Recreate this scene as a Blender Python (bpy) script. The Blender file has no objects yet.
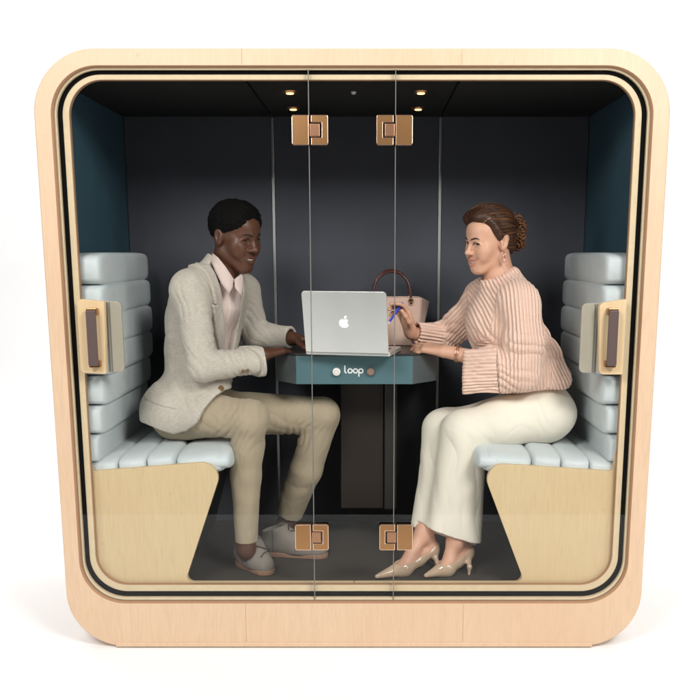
import bpy, bmesh, math, random
import numpy as np
from mathutils import Vector, Matrix
random.seed(7); rng = np.random.default_rng(7)
S = bpy.context.scene; COL = S.collection
PI = math.pi
# ------------------------------------------------------------------ camera
F = 900.; P = .1888; CX = .0585; CD = 2.83; CZ = 1.303; PX = 371.54; PY = 425.1
cp, sp = math.cos(P), math.sin(P)
def A(x, y, Y):
    """photo pixel (700 px wide) at depth Y metres behind the pod front -> world point"""
    u = (x-PX)/F; w = (PY-y)/F
    k = (Y+CD)/(cp+w*sp)
    return np.array([CX+u*k, Y, CZ+(w*cp-sp)*k])
def onz(x, y, z):
    a = A(x, y, 0)[2]; b = A(x, y, 1)[2]
    return A(x, y, (z-a)/(b-a))
cam = bpy.data.cameras.new('camera'); camo = bpy.data.objects.new('camera', cam); COL.objects.link(camo)
camo.location = (CX, -CD, CZ); camo.rotation_euler = (PI/2-P, 0, 0)
cam.sensor_width = 36; cam.lens = F/700*36
cam.shift_x = -(PX-350)/700; cam.shift_y = (PY-350)/700
cam.clip_start = .05; cam.clip_end = 200
S.camera = camo
S.view_settings.view_transform = 'Standard'; S.view_settings.look = 'None'
S.view_settings.exposure = 0; S.view_settings.gamma = 1
S.cycles.use_denoising = True
S.cycles.max_bounces = 10; S.cycles.transparent_max_bounces = 16
S.cycles.sample_clamp_indirect = 6

# ------------------------------------------------------------------ materials
def srgb(r, g, b):
    f = lambda c: (c/255/12.92) if c/255 <= .04045 else ((c/255+.055)/1.055)**2.4
    return (f(r), f(g), f(b))
class NT:
    def __init__(s, name):
        s.m = bpy.data.materials.new(name); s.m.use_nodes = True
        s.t = s.m.node_tree; s.b = s.t.nodes['Principled BSDF']
        s.tc = s.n('ShaderNodeTexCoord')
    def n(s, typ, **kw):
        nd = s.t.nodes.new(typ)
        for k, v in kw.items():
            if k[0].isupper() or k[0] == '_':
                nd.inputs[k.strip('_')].default_value = v
            else: setattr(nd, k, v)
        return nd
    def l(s, a, b): s.t.links.new(a, b)
    def noise(s, scale, detail=4, rough=.55, stretch=(1,1,1), dist=0):
        mp = s.n('ShaderNodeMapping'); mp.inputs['Scale'].default_value = stretch
        s.l(s.tc.outputs['Object'], mp.inputs['Vector'])
        nz = s.n('ShaderNodeTexNoise'); nz.inputs['Scale'].default_value = scale
        nz.inputs['Detail'].default_value = detail; nz.inputs['Roughness'].default_value = rough
        nz.inputs['Distortion'].default_value = dist
        s.l(mp.outputs[0], nz.inputs['Vector']); return nz.outputs['Fac']
    def ramp(s, fac, stops):
        r = s.n('ShaderNodeValToRGB'); e = r.color_ramp.elements
        while len(e) < len(stops): e.new(.5)
        for q, (p, c) in zip(e, stops): q.position = p; q.color = (*c, 1)
        s.l(fac, r.inputs[0]); return r.outputs[0]
    def mix(s, fac, a, b, mode='MIX'):
        m = s.n('ShaderNodeMix'); m.data_type = 'RGBA'; m.blend_type = mode
        for i, v in ((0, fac), (6, a), (7, b)):
            if hasattr(v, 'is_linked'): s.l(v, m.inputs[i])
            elif i == 0: m.inputs[0].default_value = v
            else: m.inputs[i].default_value = (*v, 1)
        return m.outputs[2]
    def math(s, op, a, b=0.0):
        m = s.n('ShaderNodeMath'); m.operation = op
        for i, v in ((0, a), (1, b)):
            if hasattr(v, 'is_linked'): s.l(v, m.inputs[i])
            else: m.inputs[i].default_value = v
        return m.outputs[0]
    def bump(s, hs, strength=.3, dist=.002):
        prev = None
        for h in (hs if isinstance(hs, list) else [(hs, strength, dist)]):
            bp = s.n('ShaderNodeBump'); bp.inputs['Strength'].default_value = h[1]; bp.inputs['Distance'].default_value = h[2]
            s.l(h[0], bp.inputs['Height'])
            if prev: s.l(prev, bp.inputs['Normal'])
            prev = bp.outputs[0]
        s.l(prev, s.b.inputs['Normal'])
    def set(s, color=None, rough=.5, metal=0, spec=.5, **kw):
        i = s.b.inputs
        if color is not None:
            if hasattr(color, 'is_linked'): s.l(color, i['Base Color'])
            else: i['Base Color'].default_value = (*color, 1)
        i['Roughness'].default_value = rough; i['Metallic'].default_value = metal; i['Specular IOR Level'].default_value = spec
        for k, v in kw.items(): i[k.replace('_', ' ')].default_value = v
        return s.m
def dk(c, f): return tuple(x*f for x in c)
def wood(name, c, stretch, fleck=.5, rough=.42):
    t = NT(name)
    g = t.noise(9, 5, .6, stretch, 1.2); f = t.noise(60, 3, .6, tuple(1+(q-1)*1.6 for q in stretch)); cl = t.noise(2.2, 3, .5)
    col = t.ramp(g, [(.28, dk(c, .925)), (.5, c), (.72, tuple(min(1, x*1.06) for x in c))])
    col = t.mix(t.math('MULTIPLY', t.ramp(f, [(.5, (0,0,0)), (.75, (1,1,1))]), .15*fleck), col, dk((c[0], c[1]*.9, c[2]*.78), .72))
    col = t.mix(t.math('MULTIPLY', t.ramp(cl, [(.45, (0,0,0)), (.7, (1,1,1))]), .35), col, (c[0]*.95, c[1]*.86, c[2]*.78))
    kn = t.n('ShaderNodeTexVoronoi'); kn.inputs['Scale'].default_value = 6.5
    t.l(t.tc.outputs['Object'], kn.inputs['Vector'])
    kk = t.ramp(kn.outputs['Distance'], [(.02, (1,1,1)), (.06, (0,0,0))])
    col = t.mix(t.math('MULTIPLY', kk, .25), col, dk((c[0], c[1]*.85, c[2]*.7), .6))
    t.bump(f, .08, .001)
    return t.set(col, rough, spec=.35)
def fabric(name, c, scale=900, var=.25, rough=.95, bump=.25, sheen=0):
    t = NT(name)
    v = t.noise(5, 4, .6); w = t.noise(scale, 2, .5)
    col = t.mix(v, dk(c, 1-var), tuple(min(1, q*(1+var)) for q in c))
    col = t.mix(.35, col, t.ramp(w, [(.3, dk(c, .6)), (.7, tuple(min(1, q*1.35) for q in c))]))
    t.bump(w, bump, .001)
    return t.set(col, rough, spec=.2, Sheen_Weight=sheen)
def plain(name, c, rough=.5, metal=0, spec=.5, var=.08, bump=.03, scale=40, **kw):
    t = NT(name); v = t.noise(scale, 4, .6)
    col = t.mix(v, dk(c, 1-var), tuple(min(1, q*(1+var)) for q in c))
    t.bump(v, bump, .001)
    return t.set(col, rough, metal, spec, **kw)
M = {}
M['maple'] = wood('maple_frame', (.63, .45, .305), (9, 9, 1.0), .45, .42)
M['ply_edge'] = wood('ply_edge', (.66, .52, .345), (3, 3, 3), .6, .5)
M['groove'] = plain('groove_brown', (.36, .20, .11), .6)
M['birch'] = wood('birch_panel', (.62, .465, .275), (10, 10, .9), .35, .5)
M['gasket'] = plain('rubber_black', (.004, .0035, .003), .9, 0, .1)
M['wall_grey'] = fabric('wall_felt_grey', (.080, .082, .098), 700, .18)
M['wall_teal'] = fabric('wall_felt_blue', (.034, .074, .102), 700, .18)
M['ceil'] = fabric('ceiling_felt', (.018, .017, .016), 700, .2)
M['carpet'] = fabric('carpet', (.056, .047, .040), 450, .3, .95, .5)
M['dark'] = plain('dark_laminate', (.022, .018, .016), .5)
M['dark_brown'] = plain('brown_laminate', (.020, .012, .008), .5)
M['metal_strip'] = plain('aluminium_strip', (.55, .57, .56), .35, .8)
M['steel'] = plain('brushed_steel', (.60, .59, .56), .4, .85, bump=.06, scale=120)
M['beige'] = plain('beige_plate', (.44, .395, .32), .45, .2, bump=.03, scale=90)
M['copper'] = plain('rose_copper', (.42, .225, .10), .32, 1.0, var=.04)
M['copper_edge'] = plain('rose_copper_edge', (.88, .62, .47), .25, 1.0, var=.03)
M['leatherb'] = plain('brown_leather_grip', (.085, .055, .05), .5, bump=.1, scale=200)
M['table'] = plain('table_lacquer', (.080, .150, .170), .38, 0, .5, .04, .02)
M['table_side'] = plain('table_side_grey', (.125, .15, .158), .35, .35, .5, .08, .04)
M['table_top'] = plain('table_top_dark', (.03, .028, .03), .35)
M['white'] = plain('white_print', (.85, .85, .84), .5)
M['glow'] = plain('backlit_emblem', (.85, .85, .85), .5, Emission_Strength=.35); M['glow'].node_tree.nodes['Principled BSDF'].inputs['Emission Color'].default_value = (1, 1, 1, 1)
M['white_knob'] = plain('white_knob', (.86, .80, .76), .35)
M['copper_knob'] = plain('copper_knob', (.45, .27, .21), .35, .5)
M['silver'] = plain('silver_aluminium', (.80, .79, .77), .34, .75, var=.02, bump=.01)
M['key'] = plain('black_keys', (.02, .02, .02), .5)
t = NT('screen_dark'); t.set((.02, .02, .025), .15); M['screen'] = t.m  # one even dark glossy colour for the screen
M['bag'] = plain('taupe_leather', (.60, .41, .33), .5, bump=.08, scale=180)
M['bag_side'] = plain('pink_leather', (.66, .47, .40), .5, bump=.08, scale=180)
M['bag_handle'] = plain('oxblood_leather', (.065, .018, .014), .3, bump=.04)
M['pen'] = plain('blue_plastic', (.02, .05, .55), .3)
t = NT('seat_leather'); n1 = t.noise(7, 4, .6); n2 = t.noise(330, 3, .6)
n3 = t.noise(26, 3, .5, (1, .5, 1), 1.2); t.bump([(n1, .5, .012), (n3, .22, .004), (n2, .15, .001)])
M['seat'] = t.set(t.mix(n1, (.56, .605, .62), (.635, .675, .69)), .48, spec=.4)
# thin clear glass: mostly passes light, mirrors a little at the front face
t = NT('clear_glass'); tr = t.n('ShaderNodeBsdfTransparent'); tr.inputs[0].default_value = (.965, .975, .97, 1)
gl = t.n('ShaderNodeBsdfGlossy'); gl.inputs['Roughness'].default_value = 0.0
fr = t.n('ShaderNodeFresnel'); fr.inputs['IOR'].default_value = 1.40
ge = t.n('ShaderNodeNewGeometry')
fac = t.math('MULTIPLY', fr.outputs[0], t.math('SUBTRACT', 1.0, ge.outputs['Backfacing']))
ms = t.n('ShaderNodeMixShader'); t.l(fac, ms.inputs[0]); t.l(tr.outputs[0], ms.inputs[1]); t.l(gl.outputs[0], ms.inputs[2])
t.l(ms.outputs[0], t.t.nodes['Material Output'].inputs['Surface']); M['glass'] = t.m
M['seal'] = plain('clear_seal', (.17, .16, .15), .3)
M['joint'] = plain('joint_line', (.42, .29, .19), .6)
M['knuckle'] = plain('satin_copper', (.46, .25, .15), .32, 1.0)
M['glass_edge'] = plain('polished_glass_edge', (.33, .36, .34), .2)
t = NT('lamp_lens'); t.set((1, .8, .55), .5, Emission_Strength=3.2); t.b.inputs['Emission Color'].default_value = (1, .55, .22, 1); M['lamp'] = t.m

# ------------------------------------------------------------------ object helpers
def link(o, parent=None):
    COL.objects.link(o)
    if parent is not None: o.parent = parent
    return o
def tag(o, label=None, cat=None, group=None, kind=None):
    if label: o['label'] = label
    if cat: o['category'] = cat
    if group: o['group'] = group
    if kind: o['kind'] = kind
    return o
def thing(name, loc, label, cat, group=None):
    o = bpy.data.objects.new(name, None); o.location = loc; o.empty_display_size = .1
    link(o); return tag(o, label, cat, group)
def me(name, verts, faces, mats, parent=None, smooth=False, mi=None, bevel=0, seg=2, world=True, label=None):
    """one mesh object; vertices are given in world space and moved into the parent's frame (empties are unrotated)"""
    m = bpy.data.meshes.new(name)
    off = np.zeros(3)
    p = parent
    while p is not None: off += np.array(p.location); p = p.parent
    V = np.asarray(verts, float)-off
    m.from_pydata(V.tolist(), [], [list(map(int, f)) for f in faces])
    for q in (mats if isinstance(mats, list) else [mats]): m.materials.append(q)
    if mi is not None: m.polygons.foreach_set('material_index', np.asarray(mi, np.int32))
    if smooth: m.polygons.foreach_set('use_smooth', np.ones(len(m.polygons), bool))
    bm = bmesh.new(); bm.from_mesh(m); bmesh.ops.recalc_face_normals(bm, faces=bm.faces[:]); bm.to_mesh(m); bm.free()
    o = bpy.data.objects.new(name, m); link(o, parent)
    if bevel:
        b = o.modifiers.new('bevel', 'BEVEL'); b.width = bevel; b.segments = seg; b.limit_method = 'ANGLE'; b.angle_limit = math.radians(40)
    if label: o['label'] = label
    return o
class MB:
    def __init__(s): s.v = []; s.f = []; s.mi = []
    def add(s, v, f, mi=0):
        n = len(s.v); s.v += [tuple(q) for q in v]; s.f += [[i+n for i in q] for q in f]; s.mi += [mi]*len(f); return s
    def box(s, x0, x1, y0, y1, z0, z1, mi=0):
        v = [(x, y, z) for z in (z0, z1) for y in (y0, y1) for x in (x0, x1)]
        return s.add(v, [(0,2,3,1), (4,5,7,6), (0,1,5,4), (2,6,7,3), (0,4,6,2), (1,3,7,5)], mi)
    def prism(s, poly, y0, y1, mi=0, mi_side=None):
        """polygon in x,z extruded along y"""
        n = len(poly); v = [(x, y0, z) for x, z in poly]+[(x, y1, z) for x, z in poly]
        s.add(v, [list(range(n)), list(range(2*n-1, n-1, -1))], mi)
        k = len(s.v)-2*n
        for i in range(n):
            j = (i+1) % n; s.f.append([k+i, k+n+i, k+n+j, k+j]); s.mi.append(mi if mi_side is None else mi_side)
        return s
    def cyl(s, a, b, r0, r1=None, n=24, mi=0, cap=True):
        return s.tube([a, b], [r0, r0 if r1 is None else r1], n, mi, cap)
    def tube(s, pts, rad, n=10, mi=0, cap=True, flat=1.0):
        pts = [Vector(p) for p in pts]; m = len(pts)
        if not hasattr(rad, '__len__'): rad = [rad]*m
        tg = [(pts[min(i+1, m-1)]-pts[max(i-1, 0)]).normalized() for i in range(m)]
        up = Vector((0, 0, 1)) if abs(tg[0].z) < .9 else Vector((1, 0, 0))
        nx = tg[0].cross(up).normalized(); v = []
        for i in range(m):
            nx = (nx-tg[i]*nx.dot(tg[i])).normalized(); ny = tg[i].cross(nx)
            for q in range(n):
                a = 2*PI*q/n; v.append(tuple(pts[i]+nx*math.cos(a)*rad[i]+ny*math.sin(a)*rad[i]*flat))
        f = [(i*n+q, i*n+(q+1) % n, (i+1)*n+(q+1) % n, (i+1)*n+q) for i in range(m-1) for q in range(n)]
        if cap: f += [list(range(n-1, -1, -1)), [(m-1)*n+q for q in range(n)]]
        return s.add(v, f, mi)
    def torus(s, c, ax, R, r, n=28, k=8, mi=0):
        ax = Vector(ax).normalized(); u = ax.orthogonal().normalized(); w = ax.cross(u); c = Vector(c); v = []
        for i in range(n):
            a = 2*PI*i/n; d = u*math.cos(a)+w*math.sin(a)
            for j in range(k):
                b = 2*PI*j/k; v.append(tuple(c+d*(R+r*math.cos(b))+ax*r*math.sin(b)))
        f = [(i*k+j, ((i+1) % n)*k+j, ((i+1) % n)*k+(j+1) % k, i*k+(j+1) % k) for i in range(n) for j in range(k)]
        return s.add(v, f, mi)
    def superq(s, c, h, e1=.35, e2=.35, R=None, n=28, k=20, mi=0):
        """superellipsoid; R rows = local axes"""
        pw = lambda x, e: math.copysign(abs(x)**e, x); v = []
        R = np.eye(3) if R is None else np.asarray(R)
        for i in range(k+1):
            ph = -PI/2+PI*i/k
            for j in range(n):
                th = 2*PI*j/n
                l = np.array([h[0]*pw(math.cos(ph), e1)*pw(math.cos(th), e2), h[1]*pw(math.cos(ph), e1)*pw(math.sin(th), e2), h[2]*pw(math.sin(ph), e1)])
                v.append(tuple(np.asarray(c)+l@R))
        f = [(i*n+j, i*n+(j+1) % n, (i+1)*n+(j+1) % n, (i+1)*n+j) for i in range(k) for j in range(n)]
        return s.add(v, f, mi)
    def build(s, name, mats, parent=None, **kw): return me(name, s.v, s.f, mats, parent, mi=s.mi, **kw)
def weld(o, d=1e-5):
    bm = bmesh.new(); bm.from_mesh(o.data); bmesh.ops.remove_doubles(bm, verts=bm.verts[:], dist=d); bm.to_mesh(o.data); bm.free(); return o
def rr(hw, z0, z1, r, n=14):
    pts = []
    for cx, cz, a0 in ((hw-r, z1-r, 0), (-hw+r, z1-r, 90), (-hw+r, z0+r, 180), (hw-r, z0+r, 270)):
        for i in range(n+1):
            a = math.radians(a0+90*i/n); pts.append((cx+r*math.cos(a), cz+r*math.sin(a)))
    return pts
def rpoly(pts, rad, n=8):
    """polygon with rounded corners"""
    out = []; m = len(pts)
    for i in range(m):
        p = np.array(pts[i]); a = np.array(pts[i-1])-p; b = np.array(pts[(i+1) % m])-p; r = rad[i]
        if r <= 0: out.append(tuple(p)); continue
        a /= np.linalg.norm(a); b /= np.linalg.norm(b); h = math.acos(max(-1, min(1, a@b)))/2
        t_ = r/math.tan(h); c = p+(a+b)/np.linalg.norm(a+b)*r/math.sin(h)
        p0 = p+a*t_-c; p1 = p+b*t_-c; a0 = math.atan2(p0[1], p0[0]); a1 = math.atan2(p1[1], p1[0])
        d = (a1-a0+PI) % (2*PI)-PI
        out += [tuple(c+r*np.array([math.cos(a0+d*k/n), math.sin(a0+d*k/n)])) for k in range(n+1)]
    return out
def loft(rings, mis):
    """rings = list of (outline, Y); mis[i] = material between ring i and i+1"""
    b = MB(); n = len(rings[0][0])
    for o, y in rings: b.v += [(x, y, z) for x, z in o]
    for i in range(len(rings)-1):
        for q in range(n):
            b.f.append([i*n+q, i*n+(q+1) % n, (i+1)*n+(q+1) % n, (i+1)*n+q]); b.mi.append(mis[i])
    return b
# ------------------------------------------------------------------ studio
t = NT('white_paper'); n = t.noise(3, 3, .5); M['paper'] = t.set(t.mix(n, (.88, .88, .88), (.9, .9, .9)), .9, spec=.1)
M['studio_floor'] = plain('studio_floor_grey', (.05, .048, .045), .6)
b = MB()
prof = [(-1.55, 0), (3.2, 0)]+[(3.2+1.2*math.sin(a*PI/24), 1.2-1.2*math.cos(a*PI/24)) for a in range(1, 13)]+[(4.4, 5.5)]
v = [(x, y, z) for y, z in prof for x in (-7, 7)]
g = me('ground', v, [(2*i, 2*i+1, 2*i+3, 2*i+2) for i in range(len(prof)-1)], M['paper'], smooth=True)
tag(g, 'white seamless paper floor and backdrop behind the pod', kind='structure')
g = me('floor', [(-9, -8, -.004), (9, -8, -.004), (9, 5, -.004), (-9, 5, -.004)], [(0, 1, 2, 3)], M['studio_floor'])
tag(g, 'dark studio floor around the white paper', kind='structure')

# ------------------------------------------------------------------ pod
FZ = .192; D = .82; IW = .905; CZI = 1.822
pod = thing('meeting_pod', (0, .45, 0), 'light maple framed two seat meeting pod with rounded corners and clear glass front', 'meeting pod')
R0b = rr(.9525, .008, 1.897, .187); R0 = rr(.9555, .005, 1.9, .19); R1 = rr(.9055, .158, 1.852, .145); R1b = rr(.9035, .160, 1.850, .143)
R2 = rr(.899, .1645, 1.8465, .14); R3 = rr(.893, .1735, 1.842, .134)
# outer shell: front band, outside and back
back = rr(.9555, 0, 1.9, .19)
lo = loft([(R2, .016), (R1b, .003), (R1, 0), (R0b, 0), (R0, .003), (R0, .90), (rr(.90, .05, 1.85, .16), .902)], [1, 1, 0, 0, 0, 0])
n = len(R0); lo.f.append([6*n+q for q in range(n)]); lo.mi.append(0)
fr = lo.build('outer_frame', [M['maple'], M['groove']], pod, smooth=False)
for p in fr.data.polygons:
    p.use_smooth = abs(p.normal.y) < .5
# hairline joints between frame sections
for x, z0, z1 in ((-.327, 1.8535, 1.8985), (.327, 1.8535, 1.8985), (-.361, .0225, .1565), (.364, .0225, .1565)):
    b = MB(); b.box(x-.0006, x+.0006, -.0005, .002, z0, z1); b.build('frame_joint', M['joint'], fr)
b = MB(); b.box(-.80, .80, -.004, .05, .0045, .0205); b.build('base_rail', M['maple'], pod, bevel=.003)
b = MB(); b.box(-.78, .78, .015, .88, .0003, .0048); b.build('contact_shadow_plate', M['dark'], pod)  # added dark plate under the frame, makes the contact shadow line
# cream ply ring round the glass, gasket, inner lip
loft([(R2, .0165), (R2, .013), (R3, .013), (R3, .026)], [0, 0, 0]).build('ply_ring', M['ply_edge'], pod)
R4 = rr(.8785, .1905, 1.831, .121); R5 = rr(.8595, .212, 1.8165, .105)
loft([(R3, .0262), (R4, .0262), (R4, .032)], [0, 0]).build('gasket', M['gasket'], pod)
R5b = rr(.8575, .214, 1.8145, .103)
loft([(R4, .031), (R4, .028), (R5, .028), (R5b, .030), (R5b, .044), (rr(.909, .18, 1.826, .06), .044)], [0, 0, 1, 1, 0]).build('inner_lip', [M['ply_edge'], M['groove']], pod)
# lining
rw = rr(IW, FZ-.004, CZI, .04, 8); nn = len(rw)
b = MB()
b.box(-IW-.012, -IW, .046, D, FZ, CZI+.01).build('side_wall', M['wall_teal'], pod)
b = MB(); b.box(IW, IW+.012, .046, D, FZ, CZI+.01).build('side_wall', M['wall_teal'], pod)
bw = thing  # (alias kept short)
bwall = MB()
for x0, x1 in ((-IW, -.3335), (-.3225, .3225), (.3335, IW)):
    bwall.box(x0+.0005, x1-.0005, D, D+.02, FZ, CZI+.005)
bwo = bwall.build('back_wall', M['wall_grey'], pod, bevel=.003)
for x in (-.328, .328):
    b = MB(); b.box(x-.0052, x+.0052, D-.002, D+.015, FZ+.01, CZI-.002); b.build('seam_strip', M['metal_strip'], bwo, bevel=.001)
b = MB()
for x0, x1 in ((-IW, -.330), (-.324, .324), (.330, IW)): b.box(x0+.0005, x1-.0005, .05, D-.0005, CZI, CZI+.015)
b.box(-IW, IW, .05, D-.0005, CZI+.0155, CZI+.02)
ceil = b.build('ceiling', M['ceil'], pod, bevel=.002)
for x, y in ((-.208, .262), (-.226, .60), (.22, .262), (.228, .60)):
    b = MB(); b.cyl((x, y, CZI-.0005), (x, y, CZI-.006), .026, .022, 32)
    L = b.build('downlight', M['copper'], ceil, smooth=False)
    b = MB(); b.cyl((x, y, CZI-.0062), (x, y, CZI-.0085), .013, .012, 24); b.build('lens', M['lamp'], L)
b = MB(); b.cyl((0, .27, CZI-.0005), (0, .27, CZI-.008), .010, .007, 20); b.build('sensor', M['steel'], ceil)
b = MB(); b.box(-IW, IW, .046, D, FZ-.02, FZ); b.build('pod_floor', M['carpet'], pod)

# benches
def bench(sx, prof):
    X = lambda x: sx*x
    poly = rpoly([(X(x), z) for x, z, r in prof], [r for _, _, r in prof], 10)
    b = MB(); b.prism(poly, .047, .068)
    pan = b.build('bench_panel', M['birch'], pod, bevel=.0015)
    b = MB(); core = [(X(.9), FZ+.001), (X(.60), FZ+.001), (X(.50), .575), (X(.9), .575)]
    b.prism(core, .07, D-.002); b.build('bench_core', M['dark'], pan)
    # seat cushion: channels run front to back, rolled nose towards the middle of the pod
    b = MB(); sl = math.atan2(.04, .38)
    for i in range(4):
        xc = .828-.0945*i; zc = .597+(.867-xc)*.095
        ax = np.array([[math.cos(sl)*sx, 0, -math.sin(sl)], [0, 1, 0], [math.sin(sl)*sx, 0, math.cos(sl)]])
        if i < 3: b.superq((X(xc), .405, zc-.004), (.0515, .344, .040), .46, .24, ax)
    b.superq((X(.512), .405, .614), (.084, .344, .046), .52, .24, ax)
    b.superq((X(.457), .405, .622), (.053, .344, .046), .75, .26, ax)
    sc = b.build('seat_cushion', M['seat'], pod, smooth=True); weld(sc)
    # backrest: seven horizontal channels
    b = MB(); th = [.080, .085, .088, .085, .072, .056, .040]
    for i in range(7):
        zc = 1.252-.0975*i; jit = 0
        b.superq((X(IW-th[i]/2+jit-.012), .385, zc), (th[i]/2+.016, .325, .0535), .34, .24)
    bc = b.build('back_cushion', M['seat'], pod, smooth=True); weld(bc)
bench(-1, [(.905, FZ+.001, 0), (.001, FZ+.001, 0), (.001, .2132, 0), (.570, .2132, .022), (.4235, .634, .052), (.862, .5985, .012), (.868, .66, 0), (.905, .66, 0)])
bench(1, [(.905, FZ+.001, 0), (.001, FZ+.001, 0), (.001, .2132, 0), (.574, .2132, .022), (.4135, .628, .052), (.852, .5985, .012), (.860, .66, 0), (.905, .66, 0)])

# glass front: two doors and the fixed pane between them
gx = .131; og = rr(.8965, .1665, 1.8445, .137, 16)
def clip(poly, x, keep_left):
    out = []; n = len(poly)
    for i in range(n):
        a, c = poly[i], poly[(i+1) % n]; ia = (a[0] <= x) == keep_left; ic = (c[0] <= x) == keep_left
        if ia: out.append(a)
        if ia != ic:
            q = (x-a[0])/(c[0]-a[0]); out.append((x, a[1]+q*(c[1]-a[1])))
    return out
def pane(name, poly, parent):
    b = MB(); b.prism(poly, .010, .020, 0, 1)
    return b.build(name, [M['glass'], M['glass_edge']], parent)
dl = pane('glass_door', clip(og, -gx-.0015, True), pod)
dr = pane('glass_door', clip(og, gx+.0015, False), pod)
fx = pane('fixed_pane', clip(clip(og, gx-.0015, True), -gx+.0015, False), pod)
for sgn in (-1, 1):
    b = MB(); x = sgn*gx; b.box(x-.0012, x+.0012, .0085, .0125, .168, 1.843); b.build('pane_seal', M['seal'], fx)
def hinge(s, x, z):
    """s=-1 left hinge. plate on door, plate on fixed pane, knuckle over the fixed pane side"""
    w, h = .052, .088
    b = MB()
    b.prism(rpoly([(x+s*.003, z-h/2), (x+s*(w+.003), z-h/2), (x+s*(w+.003), z+h/2), (x+s*.003, z+h/2)], [0, .007, .007, 0]), -.004, .0095)
    xi = x-s*.003; xo = x-s*(w+.003)
    k = .030; kh = .019
    b.prism(rpoly([(xi, z-h/2), (xo, z-h/2), (xo, z+h/2), (xi, z+h/2), (xi, z+kh+.002), (xi-s*(k+.002), z+kh+.002), (xi-s*(k+.002), z-kh-.002), (xi, z-kh-.002)],
                  [0, .007, .007, 0, 0, 0, 0, 0]), -.004, .0095)
    o = b.build('hinge', [M['copper'], M['copper_edge']], pod, bevel=.0022, seg=2); o.modifiers[0].material = 1
    b = MB(); b.box(min(x+s*.001, x-s*k), max(x+s*.001, x-s*k), -.003, .0095, z-kh, z+kh); b.build('knuckle', M['knuckle'], o, bevel=.0025, seg=3)
    return o
hinge(-1, -gx+.004, 1.667); hinge(1, gx-.003, 1.667); hinge(-1, -gx-.006, .388); hinge(1, gx+.008, .388)
def handle(s, door, quad, strip):
    b = MB(); b.prism(rpoly(quad, [.016, .004, .004, .016]), -.014, .0095)
    pl = b.build('handle_plate', M['birch'], door, bevel=.0015)
    x0, x1, z0, z1 = strip
    b = MB(); b.prism(rpoly([(x0, z0), (x1, z0), (x1, z1), (x0, z1)], [.003, .016, .016, .003]) if s < 0 else rpoly([(x0, z0), (x1, z0), (x1, z1), (x0, z1)], [.016, .003, .003, .016]), .0205, .030)
    bp = b.build('inner_plate', M['beige'], door, bevel=.001)
    b = MB()
    e = x0 if s < 0 else x1
    for k, wd in ((.004, .0025), (.0115, .002)):
        b = MB(); q = e+(k if s < 0 else -k); b.box(q-wd/2, q+wd/2, .0178, .0203, z0+.002, z1-.002); b.build('edge_strip', M['groove_grey'], bp)
    cx = -.8065 if s < 0 else .805; zt, zb = 1.136, .951
    b = MB()
    def flat(z0_, z1_, y0, y1, m): 
        b.prism(rpoly([(cx-.0165, z0_), (cx+.0165, z0_), (cx+.0165, z1_), (cx-.0165, z1_)], [.004]*4, 4), y0, y1, m)
    for z_ in (zb, zt-.022):
        b = MB(); flat(z_, z_+.022, -.038, -.0145, 0); b.build('bracket', M['copper'], pl, bevel=.002)
    b = MB(); b.prism(rpoly([(cx-.0155, zb+.006), (cx+.0155, zb+.006), (cx+.0155, zt-.006), (cx-.0155, zt-.006)], [.006]*4, 5), -.047, -.0385)
    b.build('grip', M['leatherb'], pl, bevel=.003, seg=3)
M['groove_grey'] = plain('groove_grey', (.16, .15, .14), .5)
handle(-1, dl, [(-.857, .932), (-.779, .929), (-.772, 1.156), (-.857, 1.164)][::1], (-.7775, -.729, .930, 1.154))
handle(1, dr, [(.776, .927), (.850, .927), (.851, 1.163), (.7665, 1.15)][::1], (.7205, .7735, .928, 1.148))

# table fixed to the back wall
TZ = .962; TB = .855; TY = .27
oct_ = [(-.203, TY), (.201, TY), (.292, TY+.095), (.30, D-.003), (-.288, D-.003), (-.281, TY+.095)]
b = MB(); n = 6
b.v = [(x, y, z) for z in (TB, TZ-.008) for x, y in oct_]
b.f = [list(range(6)), list(range(11, 5, -1))]+[[i, (i+1) % 6, 6+(i+1) % 6, 6+i] for i in range(6)]
b.mi = [0, 0, 0, 1, 1, 1, 1, 1]
tb = b.build('table', [M['table'], M['table_side']], pod, bevel=.002)
b = MB(); cx_, cy_ = 0, .55
b.v = [(x*1.008, cy_+(y-cy_)*(1.008 if y < .5 else 1), z) for z in (TZ-.0078, TZ) for x, y in oct_]
b.f = [list(range(6)), list(range(11, 5, -1))]+[[i, (i+1) % 6, 6+(i+1) % 6, 6+i] for i in range(6)]
b.build('table_top', M['table_top'], tb, bevel=.0015) if False else me('table_top', b.v, b.f, M['table_top'], tb, bevel=.0015)
b = MB(); b.box(-.06, .105, .52, D-.003, .335, TB-.0005); b.build('pedestal', M['dark_brown'], tb, bevel=.004)
b = MB(); b.box(.107, .155, .50, D-.003, .335, TB-.0005); b.build('cable_duct', M['dark'], tb, bevel=.006)
def knob(px, m, name):
    c = A(px, 371.5, TY); b = MB()
    r = .0135 if m == 'white_knob' else .0125
    for y0, y1, ra, rb in ((-.0006, -.012, r, r), (-.012, -.0145, r, r-.003)):
        b.cyl((c[0], TY+y0, c[2]), (c[0], TY+y1, c[2]), ra, rb, 32)
    o = b.build(name, M[m], tb); 
    b = MB(); b.torus((c[0], TY-.0146, c[2]), (0, 1, 0), r*.45, .0008, 24, 6); b.build('ring', M['steel'], o)
knob(336.6, 'white_knob', 'button'); knob(370.6, 'copper_knob', 'button')
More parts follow.
